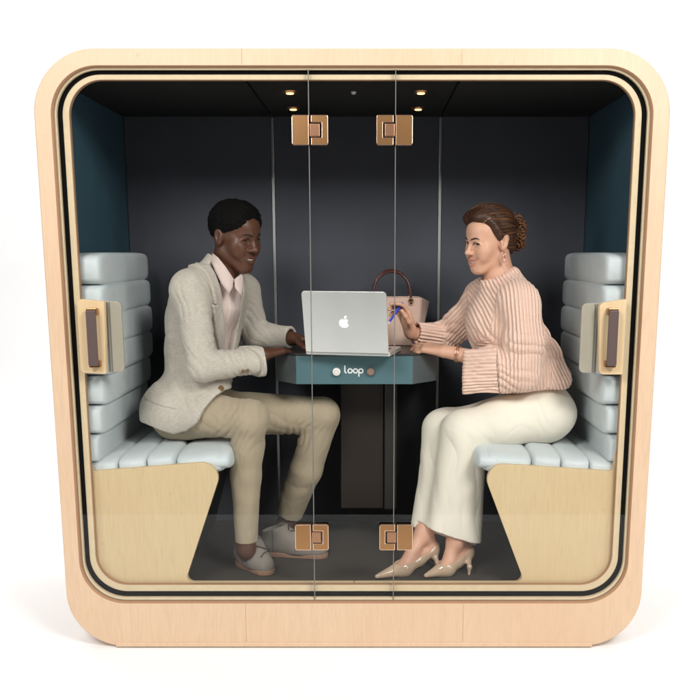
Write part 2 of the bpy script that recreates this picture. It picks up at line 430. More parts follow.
# lettering "loop"
def ribbon(path, w, y0, y1):
    n = len(path); L, R = [], []
    for i in range(n):
        a = np.array(path[max(i-1, 0)]); c = np.array(path[min(i+1, n-1)]); d = c-a; d = d/np.linalg.norm(d)
        nrm = np.array([-d[1], d[0]]); p = np.array(path[i]); L.append(p+nrm*w/2); R.append(p-nrm*w/2)
    v = [(q[0], y, q[1]) for y in (y0, y1) for q in L+R]; f = []
    for i in range(n-1):
        f += [(i, i+1, n+i+1, n+i), (2*n+i, 3*n+i, 3*n+i+1, 2*n+i+1), (i, 2*n+i, 2*n+i+1, i+1), (n+i, n+i+1, 3*n+i+1, 3*n+i)]
    f += [(0, n, 3*n, 2*n), (n-1, 3*n-1, 4*n-1, 2*n-1)]
    return v, f
b = MB(); o0 = A(344.9, 372, TY); s = A(345.9, 372, TY)[0]-o0[0]
def px(u, w): return (o0[0]+u*s, o0[2]+w*s)
lw = 1.25*s
def ring(u, w, r, a0=0, a1=360): return [px(u+r*math.cos(math.radians(a)), w+r*math.sin(math.radians(a))) for a in np.linspace(a0, a1, 33)]
k = 0
for pth in ([px(0, 6.6), px(0, 3), px(0, 1)]+[px(1.9-1.9*math.cos(a), 1-1.9*math.sin(a)) for a in np.linspace(.25, 1.45, 6)],
            ring(5.2, 1.15, 2.05), ring(10.6, 1.15, 2.05), ring(16.0, 1.15, 2.05), [px(13.95, 1.2), px(13.95, -4.6)]):
    v, f = ribbon(pth, lw, TY-.0022-.0001*k, TY-.0004); b.add(v, f); k += 1
b.build('lettering', M['white'], tb)

# ------------------------------------------------------------------ laptop
yaw = math.radians(13); U = np.array([math.cos(yaw), -math.sin(yaw), 0]); Vd = np.array([math.sin(yaw), math.cos(yaw), 0]); Zu = np.array([0, 0, 1.])
hl = onz(306.2, 352.6, TZ+.008); lwid = .288
lt = thing('laptop', tuple(hl), 'open silver laptop with a glowing fruit emblem on its lid, standing on the table', 'laptop')
def obox(c, ax, h, name, m, parent, bevel=.002, rad=0):
    if rad:
        pl = rpoly([(-h[0], -h[1]), (h[0], -h[1]), (h[0], h[1]), (-h[0], h[1])], [rad]*4 if not hasattr(rad, '__len__') else rad, 6)
        v = [c+ax[0]*x+ax[1]*y+ax[2]*z for z in (-h[2], h[2]) for x, y in pl]; n = len(pl)
        f = [list(range(n)), list(range(2*n-1, n-1, -1))]+[[i, (i+1) % n, n+(i+1) % n, n+i] for i in range(n)]
    else:
        v = [c+ax[0]*x+ax[1]*y+ax[2]*z for z in (-h[2], h[2]) for y in (-h[1], h[1]) for x in (-h[0], h[0])]
        f = [(0,2,3,1), (4,5,7,6), (0,1,5,4), (2,6,7,3), (0,4,6,2), (1,3,7,5)]
    return me(name, v, f, m, parent, bevel=bevel)
base_c = hl+U*lwid/2+Vd*.1+Zu*.001
bs = obox(base_c, (U, Vd, Zu), (lwid/2+.004, .100, .007), 'base', M['silver'], lt, .0015, .010)
obox(base_c+Zu*.0074-Vd*.022, (U, Vd, Zu), (lwid/2-.018, .05, .0006), 'keyboard', M['key'], bs, .0003)
tl = math.radians(12); LU = Zu*math.cos(tl)-Vd*math.sin(tl); LN = np.cross(U, LU)   # lid leans towards the camera
lid_h = .211; lid_c = hl+U*lwid/2+LU*(lid_h/2+.004)
lid = obox(lid_c, (U, LU, LN), (lwid/2, lid_h/2, .0035), 'lid', M['silver'], lt, .0012, [.004, .004, .012, .012])
obox(lid_c-LN*.0037*(1 if LN[1] < 0 else -1), (U, LU, LN), (lwid/2-.008, lid_h/2-.010, .0004), 'screen', M['screen'], lid, .0002)
face = LN if LN[1] < 0 else -LN
# fruit emblem: two-lobed body with a bite and a leaf
out = []
for i in range(90):
    a = 2*PI*i/90; r = 1-.22*math.exp(-((a-PI/2)/.34)**2)-.08*math.exp(-((a-3*PI/2)/.26)**2)
    r *= 1+.06*math.cos(2*a)-.03*math.sin(a)*0
    x = r*math.cos(a)*(.97+.10*math.sin(a)); y = r*math.sin(a)*.98
    d = math.hypot(x-1.22, y-.14)
    if d < .60: x, y = 1.22+(x-1.22)*.60/d, .14+(y-.14)*.60/d
    out.append((x, y))
cE = lid_c+face*.0036; eR = .0172; ec = A(344.4, 323.2, lid_c[1]); ex = (ec-lid_c)@U; ey = (ec-lid_c)@LU
def emb(pts, b):
    n = len(pts); v = [cE+U*(ex+eR*x)+LU*(ey+eR*y)+face*t_ for t_ in (-.0003, .0005) for x, y in pts]
    b.add(v, [list(range(n)), list(range(2*n-1, n-1, -1))]+[[i, (i+1) % n, n+(i+1) % n, n+i] for i in range(n)])
b = MB(); emb(out, b)
lf = [(.02+.0, .93)]+[(.02+.52*q-.12*math.sin(q*PI)*1.6, .93+.62*q+.16*math.sin(q*PI)*.9) for q in np.linspace(.1, 1, 9)]+[(.02+.52*q+.12*math.sin(q*PI)*1.5, .93+.62*q-.16*math.sin(q*PI)) for q in np.linspace(.9, .1, 9)]
b.build('emblem', M['glow'], lid); b = MB(); emb(lf, b); b.build('emblem_leaf', M['glow'], lid)

# ------------------------------------------------------------------ handbag on the table, behind the laptop
by = .60; bz = TZ+.001
def BX(px_): return A(px_, 320, by)[0]
def BZ(py_): return A(390, py_, by)[2]
bag = thing('handbag', (BX(391), by, bz), 'taupe leather tote bag with two arched oxblood handles, standing on the table behind the laptop', 'handbag')
zt = BZ(297)
b = MB(); dp = .06
pl = rpoly([(BX(366), bz), (BX(417), bz), (BX(420), zt), (BX(362), zt)], [.012, .012, .003, .003])
b.prism(pl, by-dp, by-dp+.006); b.prism(pl, by+dp-.006, by+dp); b.box(BX(366)+.004, BX(417)-.004, by-dp+.006, by+dp-.006, bz+.001, bz+.006)
body = b.build('body', M['bag'], bag, bevel=.002)
for s_, x0, x1, xo in ((1, BX(417), BX(420), BX(428.5)), (-1, BX(366), BX(362), BX(353.5))):
    b = MB(); z2 = BZ(301.5)
    v = [(x0, by-dp+.003, bz), (x1, by-dp+.003, zt-.001), (xo, by, z2), (x0+s_*.012, by, bz+.004), (x0, by+dp-.003, bz), (x1, by+dp-.003, zt-.001)]
    v2 = [(x+s_*.003, y, z) for x, y, z in v]
    b.v = v+v2; b.f = [(0,1,2,3), (3,2,5,4), (6,9,8,7), (9,10,11,8), (1,7,8,2), (2,8,11,5), (0,3,9,6), (3,4,10,9), (0,6,7,1), (4,5,11,10)]
    b.mi = [0]*10; b.build('gusset', M['bag_side'], bag, bevel=.001)
for yy, dz in ((by-dp-.004, 0), (by+dp+.004, .004)):
    b = MB(); pts = []
    for a in np.linspace(0, PI, 25):
        xx = BX(391.5)-math.cos(a)*(BX(410)-BX(391.5))*(1 if abs(math.cos(a)) > .2 else 1)
        pts.append((xx, yy+.012*math.sin(a), BZ(299)+(BZ(271.5)-BZ(299))*math.sin(a)**.75+dz))
    pts = [(pts[0][0], yy, pts[0][2]-.014)]+pts+[(pts[-1][0], yy, pts[-1][2]-.014)]
    h = b.tube(pts, .0048, 10).build('handle', M['bag_handle'], bag, smooth=True)
    for q in (0, -1):
        b = MB(); b.torus((pts[q][0], yy-.003, pts[q][2]+.012), (0, 1, .2), .007, .0018, 20, 6); b.torus((pts[q][0], yy-.003, pts[q][2]+.001), (0, 1, 0), .005, .0016, 16, 6); b.build('buckle_ring', M['copper'], h, smooth=True)
# ------------------------------------------------------------------ implicit-surface modelling of bodies and clothes
def nrm(v): v = np.asarray(v, float); return v/np.linalg.norm(v)
class SDF:
    def __init__(s, h): s.h = h; s.ops = []; s.cur_k = .02
    def _p(s, mode, fn, lo, hi, k): s.ops.append((mode, fn, np.asarray(lo, float), np.asarray(hi, float), s.cur_k if k is None else k)); return s
    def cap(s, a, b, ra, rb, k=None, mode='u', cut_a=False, cut_b=False, sq=None):
        """tapered limb; cut_*: flat ends. sq=(axis, factor): squash across axis"""
        a = np.asarray(a, float); b = np.asarray(b, float); ba = b-a; L2 = ba@ba+1e-12; u = ba/math.sqrt(L2); L = math.sqrt(L2)
        if sq is not None: qa = nrm(sq[0]); qf = sq[1]
        def fn(p):
            pa = p-a; t_ = np.clip((pa@ba)/L2, 0, 1); d = pa-t_[..., None]*ba
            if sq is not None:
                c = d@qa; d = d+(c*(qf-1))[..., None]*qa
            r = np.sqrt((d*d).sum(-1))-(ra+(rb-ra)*t_)
            if cut_b: r = np.maximum(r, pa@u-L)
            if cut_a: r = np.maximum(r, -(pa@u))
            return r
        R = max(ra, rb); return s._p(mode, fn, np.minimum(a, b)-R, np.maximum(a, b)+R, k)
    def chain(s, pts, rad, k=None, mode='u', **kw):
        for i in range(len(pts)-1):
            s.cap(pts[i], pts[i+1], rad[i], rad[i+1], k, mode, **{q: v for q, v in kw.items() if (q != 'cut_b' or i == len(pts)-2) and (q != 'cut_a' or i == 0)})
        return s
    def ell(s, c, r, R=None, k=None, mode='u'):
        c = np.asarray(c, float); r = np.asarray(r, float); R = np.eye(3) if R is None else np.asarray(R)   # rows = axes
        def fn(p):
            q = (p-c)@R.T; k0 = np.sqrt(((q/r)**2).sum(-1)); k1 = np.sqrt(((q/r**2)**2).sum(-1))+1e-9; return k0*(k0-1)/k1
        m = np.sqrt(((R*r[:, None])**2).sum(0)); return s._p(mode, fn, c-m, c+m, k)
    def sph(s, c, r, k=None, mode='u'): return s.ell(c, (r, r, r), None, k, mode)
    def cutp(s, p0, n_, lo=None, hi=None, k=.0, ):
        """remove everything on the n side of the plane (inside the box lo..hi if given)"""
        p0 = np.asarray(p0, float); n_ = nrm(n_)
        return s._p('c', lambda p: (p-p0)@n_, [-9]*3 if lo is None else lo, [9]*3 if hi is None else hi, k)
    def mod(s, fn): return s._p('m', fn, [-9]*3, [9]*3, 0)
    def grid(s):
        h = s.h
        un = [o for o in s.ops if o[0] == 'u']; lo = np.min([o[2] for o in un], 0)-4*h-.01; hi = np.max([o[3] for o in un], 0)+4*h+.01
        nN = np.ceil((hi-lo)/h).astype(int)+1; Fd = np.full(nN, .06, np.float32)
        ax = [lo[i]+h*np.arange(nN[i]) for i in range(3)]
        for mode, fn, l, u, k in s.ops:
            mg = max(k, .0)+3*h+.006 if mode in 'us' else 0
            i0 = np.clip(np.floor((l-mg-lo)/h).astype(int), 0, nN); i1 = np.clip(np.ceil((u+mg-lo)/h).astype(int)+1, 0, nN)
            if (i1 <= i0).any(): continue
            sl_ = tuple(slice(a_, b_) for a_, b_ in zip(i0, i1))
            sub = Fd[sl_]
            if mode in 'mc': sel = sub < .05
            else: sel = None
            p = np.stack(np.meshgrid(*[ax[q][sl_[q]] for q in range(3)], indexing='ij'), -1)
            if mode == 'm': 
                sub[sel] = (sub[sel]+fn(p[sel])).astype(np.float32)
            elif mode == 'c':
                d = fn(p[sel]); a_ = sub[sel]
                hh = np.maximum(k-np.abs(a_-d), 0)/k if k > 0 else 0
                sub[sel] = (np.maximum(a_, d)+(hh*hh*k/4 if k > 0 else 0)).astype(np.float32)
            else:
                d = fn(p).astype(np.float32)
                if mode == 's': d = -d
                hh = np.maximum(k-np.abs(sub-d), 0)/k if k > 0 else 0
                if mode == 'u': sub[...] = np.minimum(sub, d)-hh*hh*k/4
                else: sub[...] = np.maximum(sub, d)+hh*hh*k/4
        return Fd, lo
    def mesh(s):
        Fd, lo = s.grid(); h = s.h; In = Fd < 0
        c = np.zeros(np.array(Fd.shape)-1, np.int8)
        for i in (0, 1):
            for j in (0, 1):
                for q in (0, 1): c += In[i:i+c.shape[0], j:j+c.shape[1], q:q+c.shape[2]]
        act = (c > 0) & (c < 8); idx = np.argwhere(act); mp = np.full(act.shape, -1, np.int32); mp[act] = np.arange(len(idx))
        off = np.array([[i, j, q] for i in (0, 1) for j in (0, 1) for q in (0, 1)])
        val = [Fd[idx[:, 0]+o[0], idx[:, 1]+o[1], idx[:, 2]+o[2]].astype(float) for o in off]
        acc = np.zeros((len(idx), 3)); cnt = np.zeros(len(idx))
        for a_ in range(8):
            for b_ in range(a_+1, 8):
                if abs(off[a_]-off[b_]).sum() != 1: continue
                m = (val[a_] < 0) != (val[b_] < 0)
                t_ = np.where(m, val[a_]/np.where(m, val[a_]-val[b_], 1), 0)
                acc += m[:, None]*(off[a_]+t_[:, None]*(off[b_]-off[a_])); cnt += m
        V = lo+h*(idx+acc/cnt[:, None]); Q = []
        for x in range(3):
            u, w_ = (x+1) % 3, (x+2) % 3
            sa = [slice(None)]*3; sb = [slice(None)]*3; sa[x] = slice(0, -1); sb[x] = slice(1, None)
            for q in (u, w_): sa[q] = slice(1, -1); sb[q] = slice(1, -1)
            A0 = In[tuple(sa)]; B0 = In[tuple(sb)]
            e = np.argwhere(A0 != B0); 
            if not len(e): continue
            fl = A0[tuple(e.T)]; e = e.copy(); e[:, u] += 1; e[:, w_] += 1
            du = np.zeros(3, int); du[u] = 1; dw = np.zeros(3, int); dw[w_] = 1
            g = [mp[tuple((e-du-dw).T)], mp[tuple((e-dw).T)], mp[tuple(e.T)], mp[tuple((e-du).T)]]
            q4 = np.stack(g, 1); q4[~fl] = q4[~fl][:, ::-1]; Q.append(q4)
        return V, np.concatenate(Q)
def vnormals(V, Q):
    fn_ = np.cross(V[Q[:, 2]]-V[Q[:, 0]], V[Q[:, 3]]-V[Q[:, 1]]); N = np.zeros_like(V)
    for i in range(4):
        for q in range(3): N[:, q] += np.bincount(Q[:, i], fn_[:, q], len(V))
    return N/(np.linalg.norm(N, axis=1, keepdims=True)+1e-12)
def waves(Pt, freq, seed, n=9, stretch=None, warp=.6):
    """smooth random field in about -1..1"""
    r = np.random.default_rng(seed); out_ = np.zeros(len(Pt)); q = Pt if stretch is None else Pt*np.asarray(stretch)
    q = q+warp/freq*.25*np.sin(q[:, [1, 2, 0]]*freq*3.1+r.uniform(0, 6, 3))
    for i in range(n):
        d = nrm(r.normal(size=3)); out_ += np.sin((q@d)*freq*2*PI*r.uniform(.6, 1.4)+r.uniform(0, 6.3))
    return out_/n**.5
def keep_big(V, Q, minf=60):
    """drop loose crumbs, keep real pieces"""
    par = np.arange(len(V))
    for _ in range(200):
        m = par[Q].min(1); new = par.copy()
        for i in range(4): np.minimum.at(new, Q[:, i], m)
        new = new[new]
        if (new == par).all(): break
        par = new
    cnt = np.bincount(par[Q[:, 0]], minlength=len(V)); ok = cnt[par[Q[:, 0]]] >= minf
    Q = Q[ok]; used = np.zeros(len(V), bool); used[Q.ravel()] = True; rm = np.cumsum(used)-1
    return V[used], rm[Q]
def smesh(name, V, Q, mats, parent=None, attrs=None, mi=None):
    m = bpy.data.meshes.new(name); off = np.zeros(3); p = parent
    while p is not None: off += np.array(p.location); p = p.parent
    base = V-off
    m.vertices.add(len(V)); m.vertices.foreach_set('co', base.astype(np.float32).ravel())
    m.loops.add(len(Q)*4); m.loops.foreach_set('vertex_index', Q.astype(np.int32).ravel())
    m.polygons.add(len(Q)); m.polygons.foreach_set('loop_start', np.arange(0, len(Q)*4, 4, dtype=np.int32))
    m.polygons.foreach_set('use_smooth', np.ones(len(Q), bool))
    for q in (mats if isinstance(mats, list) else [mats]): m.materials.append(q)
    if mi is not None: m.polygons.foreach_set('material_index', mi.astype(np.int32))
    for k_, v_ in (attrs or {}).items():
        a_ = m.attributes.new(k_, 'FLOAT', 'POINT'); a_.data.foreach_set('value', np.asarray(v_, np.float32))
    m.update(); m.validate()
    return link(bpy.data.objects.new(name, m), parent)
def dist_poly(Pt, pts):
    d = np.full(len(Pt), 9.)
    for a_, b_ in zip(pts[:-1], pts[1:]):
        a_ = np.asarray(a_, float); b_ = np.asarray(b_, float); ba = b_-a_; t_ = np.clip(((Pt-a_)@ba)/(ba@ba+1e-12), 0, 1)
        d = np.minimum(d, np.linalg.norm(Pt-a_-t_[:, None]*ba, axis=1))
    return d
class Frame:
    """local head frame: x to the person's right... y forward, z up"""
    def __init__(s, o, yaw_dir, pitch, roll=0., sc=1.):
        f0 = nrm(yaw_dir); up = np.array([0, 0, 1.]); f = f0*math.cos(pitch)-up*math.sin(pitch); x = nrm(np.cross(f0, up)); u = np.cross(x, f)
        x2 = x*math.cos(roll)+u*math.sin(roll); u2 = u*math.cos(roll)-x*math.sin(roll)
        s.R = np.array([x2, f, u2]); s.o = np.asarray(o, float); s.sc = sc
    def __call__(s, x, y, z): return s.o+s.sc*(np.array([x, y, z])@s.R)
    def inv(s, Pt): return ((Pt-s.o)@s.R.T)/s.sc

# skin, cloth and hair materials
def skin(name, c, lip, rough=.48, sss=.12, blush=None):
    t = NT(name); v = t.noise(18, 5, .6); fi = t.noise(420, 2, .5)
    col = t.mix(v, dk(c, .80), tuple(min(1, q*1.14) for q in c))
    if blush:
        a2 = t.n('ShaderNodeAttribute'); a2.attribute_name = 'blush'; col = t.mix(t.math('MULTIPLY', a2.outputs['Fac'], .45), col, blush)
    at_ = t.n('ShaderNodeAttribute'); at_.attribute_name = 'lip'; col = t.mix(at_.outputs['Fac'], col, lip)
    t.bump([(v, .04, .004), (fi, .04, .0005)])
    m = t.set(col, rough, spec=.4, Subsurface_Weight=sss, Subsurface_Scale=.012)
    t.b.inputs['Subsurface Radius'].default_value = (1, .35, .2); return m
M['skin_dark'] = skin('skin_deep_brown', (.105, .042, .024), (.13, .045, .032), .40, .06)
M['skin_fair'] = skin('skin_fair', (.68, .375, .26), (.50, .15, .12), .48, .14, (.62, .25, .18))
def cloth(name, c, weave=420, var=.12, wr=.35, wscale=9, rough=.92, slub=True, spec=.2, mixf=.55):
    t = NT(name); v = t.noise(6, 4, .6); w1 = t.noise(weave, 2, .5, (1, 1, .15)); w2 = t.noise(weave, 2, .5, (.15, .15, 1)); ww = t.math('ADD', w1, w2)
    col = t.mix(v, dk(c, 1-var), tuple(min(1, q*(1+var*.6)) for q in c))
    if slub: col = t.mix(mixf, col, t.ramp(t.math('MULTIPLY', ww, .5), [(.36, dk(c, .66)), (.5, c), (.64, tuple(min(1, q*1.3) for q in c))]))
    fold = t.noise(wscale, 3, .5, (1, 1, .55), .8); fold2 = t.noise(wscale*3.3, 2, .5, (1, 1, .6), .5)
    t.bump([(fold, wr, .02), (fold2, wr*.5, .006), (ww, .14, .0006)])
    return t.set(col, rough, spec=spec, Sheen_Weight=.12)
M['linen'] = cloth('linen_oatmeal', (.505, .45, .39), 480, .10, .42, 8, mixf=.42)
M['chino'] = cloth('cotton_khaki', (.40, .325, .23), 800, .12, .42, 9, slub=False)
M['shirt'] = cloth('cotton_pink', (.66, .52, .475), 900, .05, .25, 12, slub=False)
M['cream'] = cloth('crepe_cream', (.82, .75, .64), 900, .05, .10, 6, slub=False)
M['suede'] = cloth('suede_grey', (.25, .215, .185), 500, .15, .1, 20, slub=False)
M['sole'] = plain('crepe_sole', (.30, .16, .10), .7)
M['lace'] = plain('brown_lace', (.06, .035, .025), .8)
M['patent'] = plain('nude_patent', (.56, .40, .28), .14, 0, .6, .03, .01, Coat_Weight=.6, Coat_Roughness=.05)
M['button'] = plain('horn_button', (.17, .10, .05), .35)
M['gold'] = plain('rose_gold', (.85, .55, .38), .22, 1.0)
M['pearl'] = plain('pink_bead', (.65, .38, .33), .25)
M['teeth'] = plain('teeth', (.82, .80, .74), .25, var=.02)
M['sclera'] = plain('eye_white', (.42, .38, .35), .2, var=.02)
M['iris'] = plain('eye_iris_brown', (.035, .018, .01), .1)
M['lash'] = plain('lash_dark', (.012, .008, .007), .6)
M['browhair'] = plain('brow_brown', (.05, .025, .016), .8)
def hairmat(name, c, c2, sc=(1, 1, 1), rough=.4, bump=.5, scale=160):
    t = NT(name); v = t.noise(scale, 3, .6, sc); b_ = t.noise(14, 3, .6)
    t.bump(v, bump, .003); return t.set(t.mix(b_, c, c2), rough, spec=.35 if rough < .8 else .08)
M['afro'] = hairmat('hair_black', (.0035, .003, .003), (.007, .006, .006), rough=.9, bump=.9, scale=260)
M['brunette'] = hairmat('hair_brunette', (.030, .011, .006), (.066, .026, .013), rough=.42)
M['curl'] = hairmat('hair_auburn', (.10, .038, .016), (.19, .078, .031), rough=.42)
t = NT('rib_knit'); a1 = t.n('ShaderNodeAttribute'); a1.attribute_name = 'rib'; a2 = t.n('ShaderNodeAttribute'); a2.attribute_name = 'row'
rs = t.math('SINE', a1.outputs['Fac']); st = t.math('SINE', a2.outputs['Fac'])
a3 = t.n('ShaderNodeAttribute'); a3.attribute_name = 'amp'; rb = t.math('ADD', t.math('MULTIPLY', t.math('MULTIPLY', rs, a3.outputs['Fac']), .5), .5); fz = t.noise(500, 3, .6); fo = t.noise(8, 3, .5, (1, 1, .6), .7); v = t.noise(7, 3, .5)
kn = t.math('MULTIPLY', t.math('ADD', t.math('MULTIPLY', st, .5), .5), rb)
kc = (.90, .62, .50)
col = t.mix(rb, (.74, .46, .36), kc); col = t.mix(t.math('MULTIPLY', v, .35), col, (.92, .66, .55))
t.bump([(fo, .30, .02), (rb, .7, .004), (kn, .45, .0015), (fz, .3, .0015)])
M['knit'] = t.set(col, .95, spec=.15, Sheen_Weight=.3)

def head_sdf(s, T, fem=False):
    k = T.sc; e = lambda c, r, kk=.02, mode='u', R=None: s.ell(T(*c), np.array(r)*k, T.R if R is None else R@T.R, kk*k, mode)
    c_ = lambda a, b, ra, rb_, kk=.015, mode='u': s.cap(T(*a), T(*b), ra*k, rb_*k, kk*k, mode)
    e((0, -.018, .034), (.074, .094, .084)); 
    jw = .040 if fem else .046; cz = .006 if fem else 0
    e((0, .028, -.030), (.056, .060, .078), .03)
    e((0, .050, .045), (.055, .040, .045), .03)
    for q in (-1, 1):
        c_((q*jw, -.008, -.056), (q*.017, .060, -.102+cz), .021, .017 if not fem else .016, .03)
        e((q*.040, .056, -.022 if not fem else -.024), (.026, .024, .026), .03)
        c_((q*.010, .082, .020), (q*.040, .070, .022), .010 if fem else .012, .008, .014)
        # smile: raised cheek pads beside the mouth
        e((q*.034, .066, -.042), (.018, .016, .020), .024)
    e((0, .072, -.100+cz), (.019 if fem else .024, .018, .017), .02)
    e((0, .074, -.064), (.030, .020, .024), .02)                      # mouth mound
    for q in (-1, 1): e((q*.031, .094, .001), (.0165, .0155, .0115), .008, 's')
    nw = .85 if fem else 1.2
    c_((0, .084, .014), (0, .103, -.022), .0075, .0095*nw, .010)
    e((0, .108, -.027), (.0105*nw, .011, .0095), .008)
    for q in (-1, 1): e((q*.0115*nw, .096, -.030), (.0085*nw, .011, .0075), .006)
    for q in (-1, 1): e((q*.006*nw, .100, -.0385), (.0035, .006, .003), .003, 's')
    # lids
    eo = .0018 if fem else .0022
    for q in (-1, 1):
        arc = [(q*(.031+.0155*math.cos(a_)), .0828-.0065*abs(math.cos(a_)), .002+(.0072+eo)*math.sin(a_)) for a_ in np.linspace(.05, PI-.05, 7)]
        for p0, p1 in zip(arc[:-1], arc[1:]): c_(p0, p1, .0035, .0035, .004)
        arc = [(q*(.031+.0155*math.cos(a_)), .0818-.0065*abs(math.cos(a_)), .001-.0050*math.sin(a_)) for a_ in np.linspace(.05, PI-.05, 7)]
        for p0, p1 in zip(arc[:-1], arc[1:]): c_(p0, p1, .003, .003, .004)
    # open smiling mouth and lips (corners drawn up)
    mz = lambda x: -.0665+.0165*(abs(x)/.034)**2
    my = lambda x: .0935-.0145*(abs(x)/.034)**2
    xs = np.linspace(-.033, .033, 15)
    for a_, b_ in zip(xs[:-1], xs[1:]): c_((a_, my(a_)-.001, mz(a_)), (a_*1.1, my(a_)+.03, mz(a_)), .0070*(1-.42*(abs(a_)/.033)**2), .0070*(1-.42*(abs(a_)/.033)**2), .003, 's')
    up = [(x, my(x)-.001+.002*(1-(abs(x)/.035)**2), mz(x)+.0088*(1-(abs(x)/.037)**2)) for x in np.linspace(-.0350, .0350, 13)]
    lo_ = [(x, my(x)-.002+.003*(1-(abs(x)/.035)**2), mz(x)-.0092*(1-(abs(x)/.037)**2)) for x in np.linspace(-.0350, .0350, 13)]
    f_ = 1.0 if fem else 1.15
    for L_, r_ in ((up, .0030*f_), (lo_, .0037*f_)):
        for p0, p1 in zip(L_[:-1], L_[1:]): c_(p0, p1, r_, r_, .004)
    for q in (-1, 1):   # ears
        tx = q*.074
        e((tx, -.012, -.002), (.010, .019, .031), .006, 'u', np.array([[1, 0, 0], [0, .96, .28], [0, -.28, .96]]))
        e((tx+q*.009, -.008, .003), (.006, .0105, .018), .004, 's', np.array([[1, 0, 0], [0, .96, .28], [0, -.28, .96]]))
        e((tx+q*.002, -.002, -.005), (.006, .005, .008), .004)
    return [T(*p) for p in up], [T(*p) for p in lo_]
def face_parts(T, body, fem, browmat, V):
    k = T.sc; Lv = T.inv(V)
    def on(x, z, lift):
        m = (np.abs(Lv[:, 0]-x) < .0035) & (np.abs(Lv[:, 2]-z) < .0035) & (Lv[:, 1] > .03)
        return T(x, (Lv[m, 1].max() if m.any() else .085)+lift, z)
    for q in (-1, 1):
        c = T(q*.031, .0706, .001); b = MB(); r = .0118*k; fd = nrm(T(q*.031-.002, .2, -.02)-c)
        n1, n2 = 18, 14; ax = fd; u = nrm(np.cross(ax, [0, 0, 1])); w_ = np.cross(ax, u)
        for i in range(n2+1):
            th_ = PI*i/n2
            for j in range(n1):
                ph = 2*PI*j/n1; b.v.append(tuple(c+r*(ax*math.cos(th_)+(u*math.cos(ph)+w_*math.sin(ph))*math.sin(th_))))
        for i in range(n2):
            for j in range(n1):
                b.f.append([i*n1+j, i*n1+(j+1) % n1, (i+1)*n1+(j+1) % n1, (i+1)*n1+j]); b.mi.append(1 if i < 4 else 0)
        weld(b.build('eye', [M['sclera'], M['iris']], body, smooth=True))
        # brow
        b = MB(); pts = [on(q*x, z, .0004) for x, z in ((.011, .0205), (.017, .0235), (.024, .0258), (.032, .0272), (.039, .0262), (.046, .0225))]
        b.tube(pts, [.0016*k, .0028*k, .0031*k, .0028*k, .0021*k, .0007*k], 8).build('eyebrow', browmat, body, smooth=True)
        b = MB(); arc = [on(q*(.031+.0160*math.cos(a_)), .0018+(.0066+(.0018 if fem else .0022))*math.sin(a_), .0003) for a_ in np.linspace(.1, PI-.1, 9)]
        b.tube(arc, [(.0014 if fem else .0008)*k]*9, 6).build('eyelash', M['lash'], body, smooth=True)
    b = MB(); xs = np.linspace(-.0325, .0325, 15); v = []
    for x in xs:
        y = .0915-.0145*(abs(x)/.034)**2; z = -.0655+.0165*(abs(x)/.034)**2; hh = .0072*(1-.42*(abs(x)/.033)**2)
        v += [T(x, y, z+hh), T(x, y+.001, z), T(x, y, z-hh*.75), T(x, y-.006, z)]
    f_ = [[i*4+j, i*4+(j+1) % 4, (i+1)*4+(j+1) % 4, (i+1)*4+j] for i in range(14) for j in range(4)]+[[0, 1, 2, 3], [56, 57, 58, 59]]
    b.add(v, f_); b.build('teeth', M['teeth'], body, smooth=True)
def hand(s, W, d, nrm_, thumb_side, curls, sz=1., spread=.10, thumb=(.5, .75, .35), tcurl=.3):
    """five fingers on a palm. W wrist, d towards fingers, nrm_ out of the palm, thumb_side lateral"""
    d = nrm(d); n_ = nrm(np.asarray(nrm_)-d*(np.asarray(nrm_)@d)); t_ = np.cross(d, n_); t_ = t_*np.sign(t_@np.asarray(thumb_side)); W = np.asarray(W, float)
    offs = [.027, .009, -.009, -.026]; lens = [.070, .078, .072, .056]; rad = [.0086, .0088, .0083, .0074]
    for o, L, r, cu, i in zip(offs, lens, rad, curls, range(4)):
        K = W+(d*(.088-.006*abs(i-1.2))+t_*o)*sz
        s.cap(W+(d*.012+t_*o*.55)*sz, K, .0135*sz, .0112*sz, .016*sz)
        p = K; ang = 0; sp = t_*(1.5-i)*spread*.6
        for q, fr_ in enumerate((.46, .30, .24)):
            ang += cu*(.75 if q == 0 else .9 if q == 1 else .6)
            dd = nrm(d*math.cos(ang)+n_*math.sin(ang)+sp); p2 = p+dd*L*fr_*sz
            s.cap(p, p2, (r-.0006*q)*sz, (r-.0006*(q+1))*sz, .005*sz if q == 0 else .003*sz); p = p2
    tb_ = W+(d*.022+t_*.022+n_*.004)*sz; dd = nrm(d*thumb[0]+t_*thumb[1]+n_*thumb[2]); p = tb_
    s.cap(W+(d*.01+t_*.01)*sz, tb_, .014*sz, .0135*sz, .012*sz)
    for q, L in enumerate((.042, .032, .025)):
        p2 = p+dd*L*sz; s.cap(p, p2, (.0125-.0016*q)*sz, (.0112-.0016*q)*sz, .006*sz); p = p2; dd = nrm(dd+d*tcurl+n_*tcurl*.4)
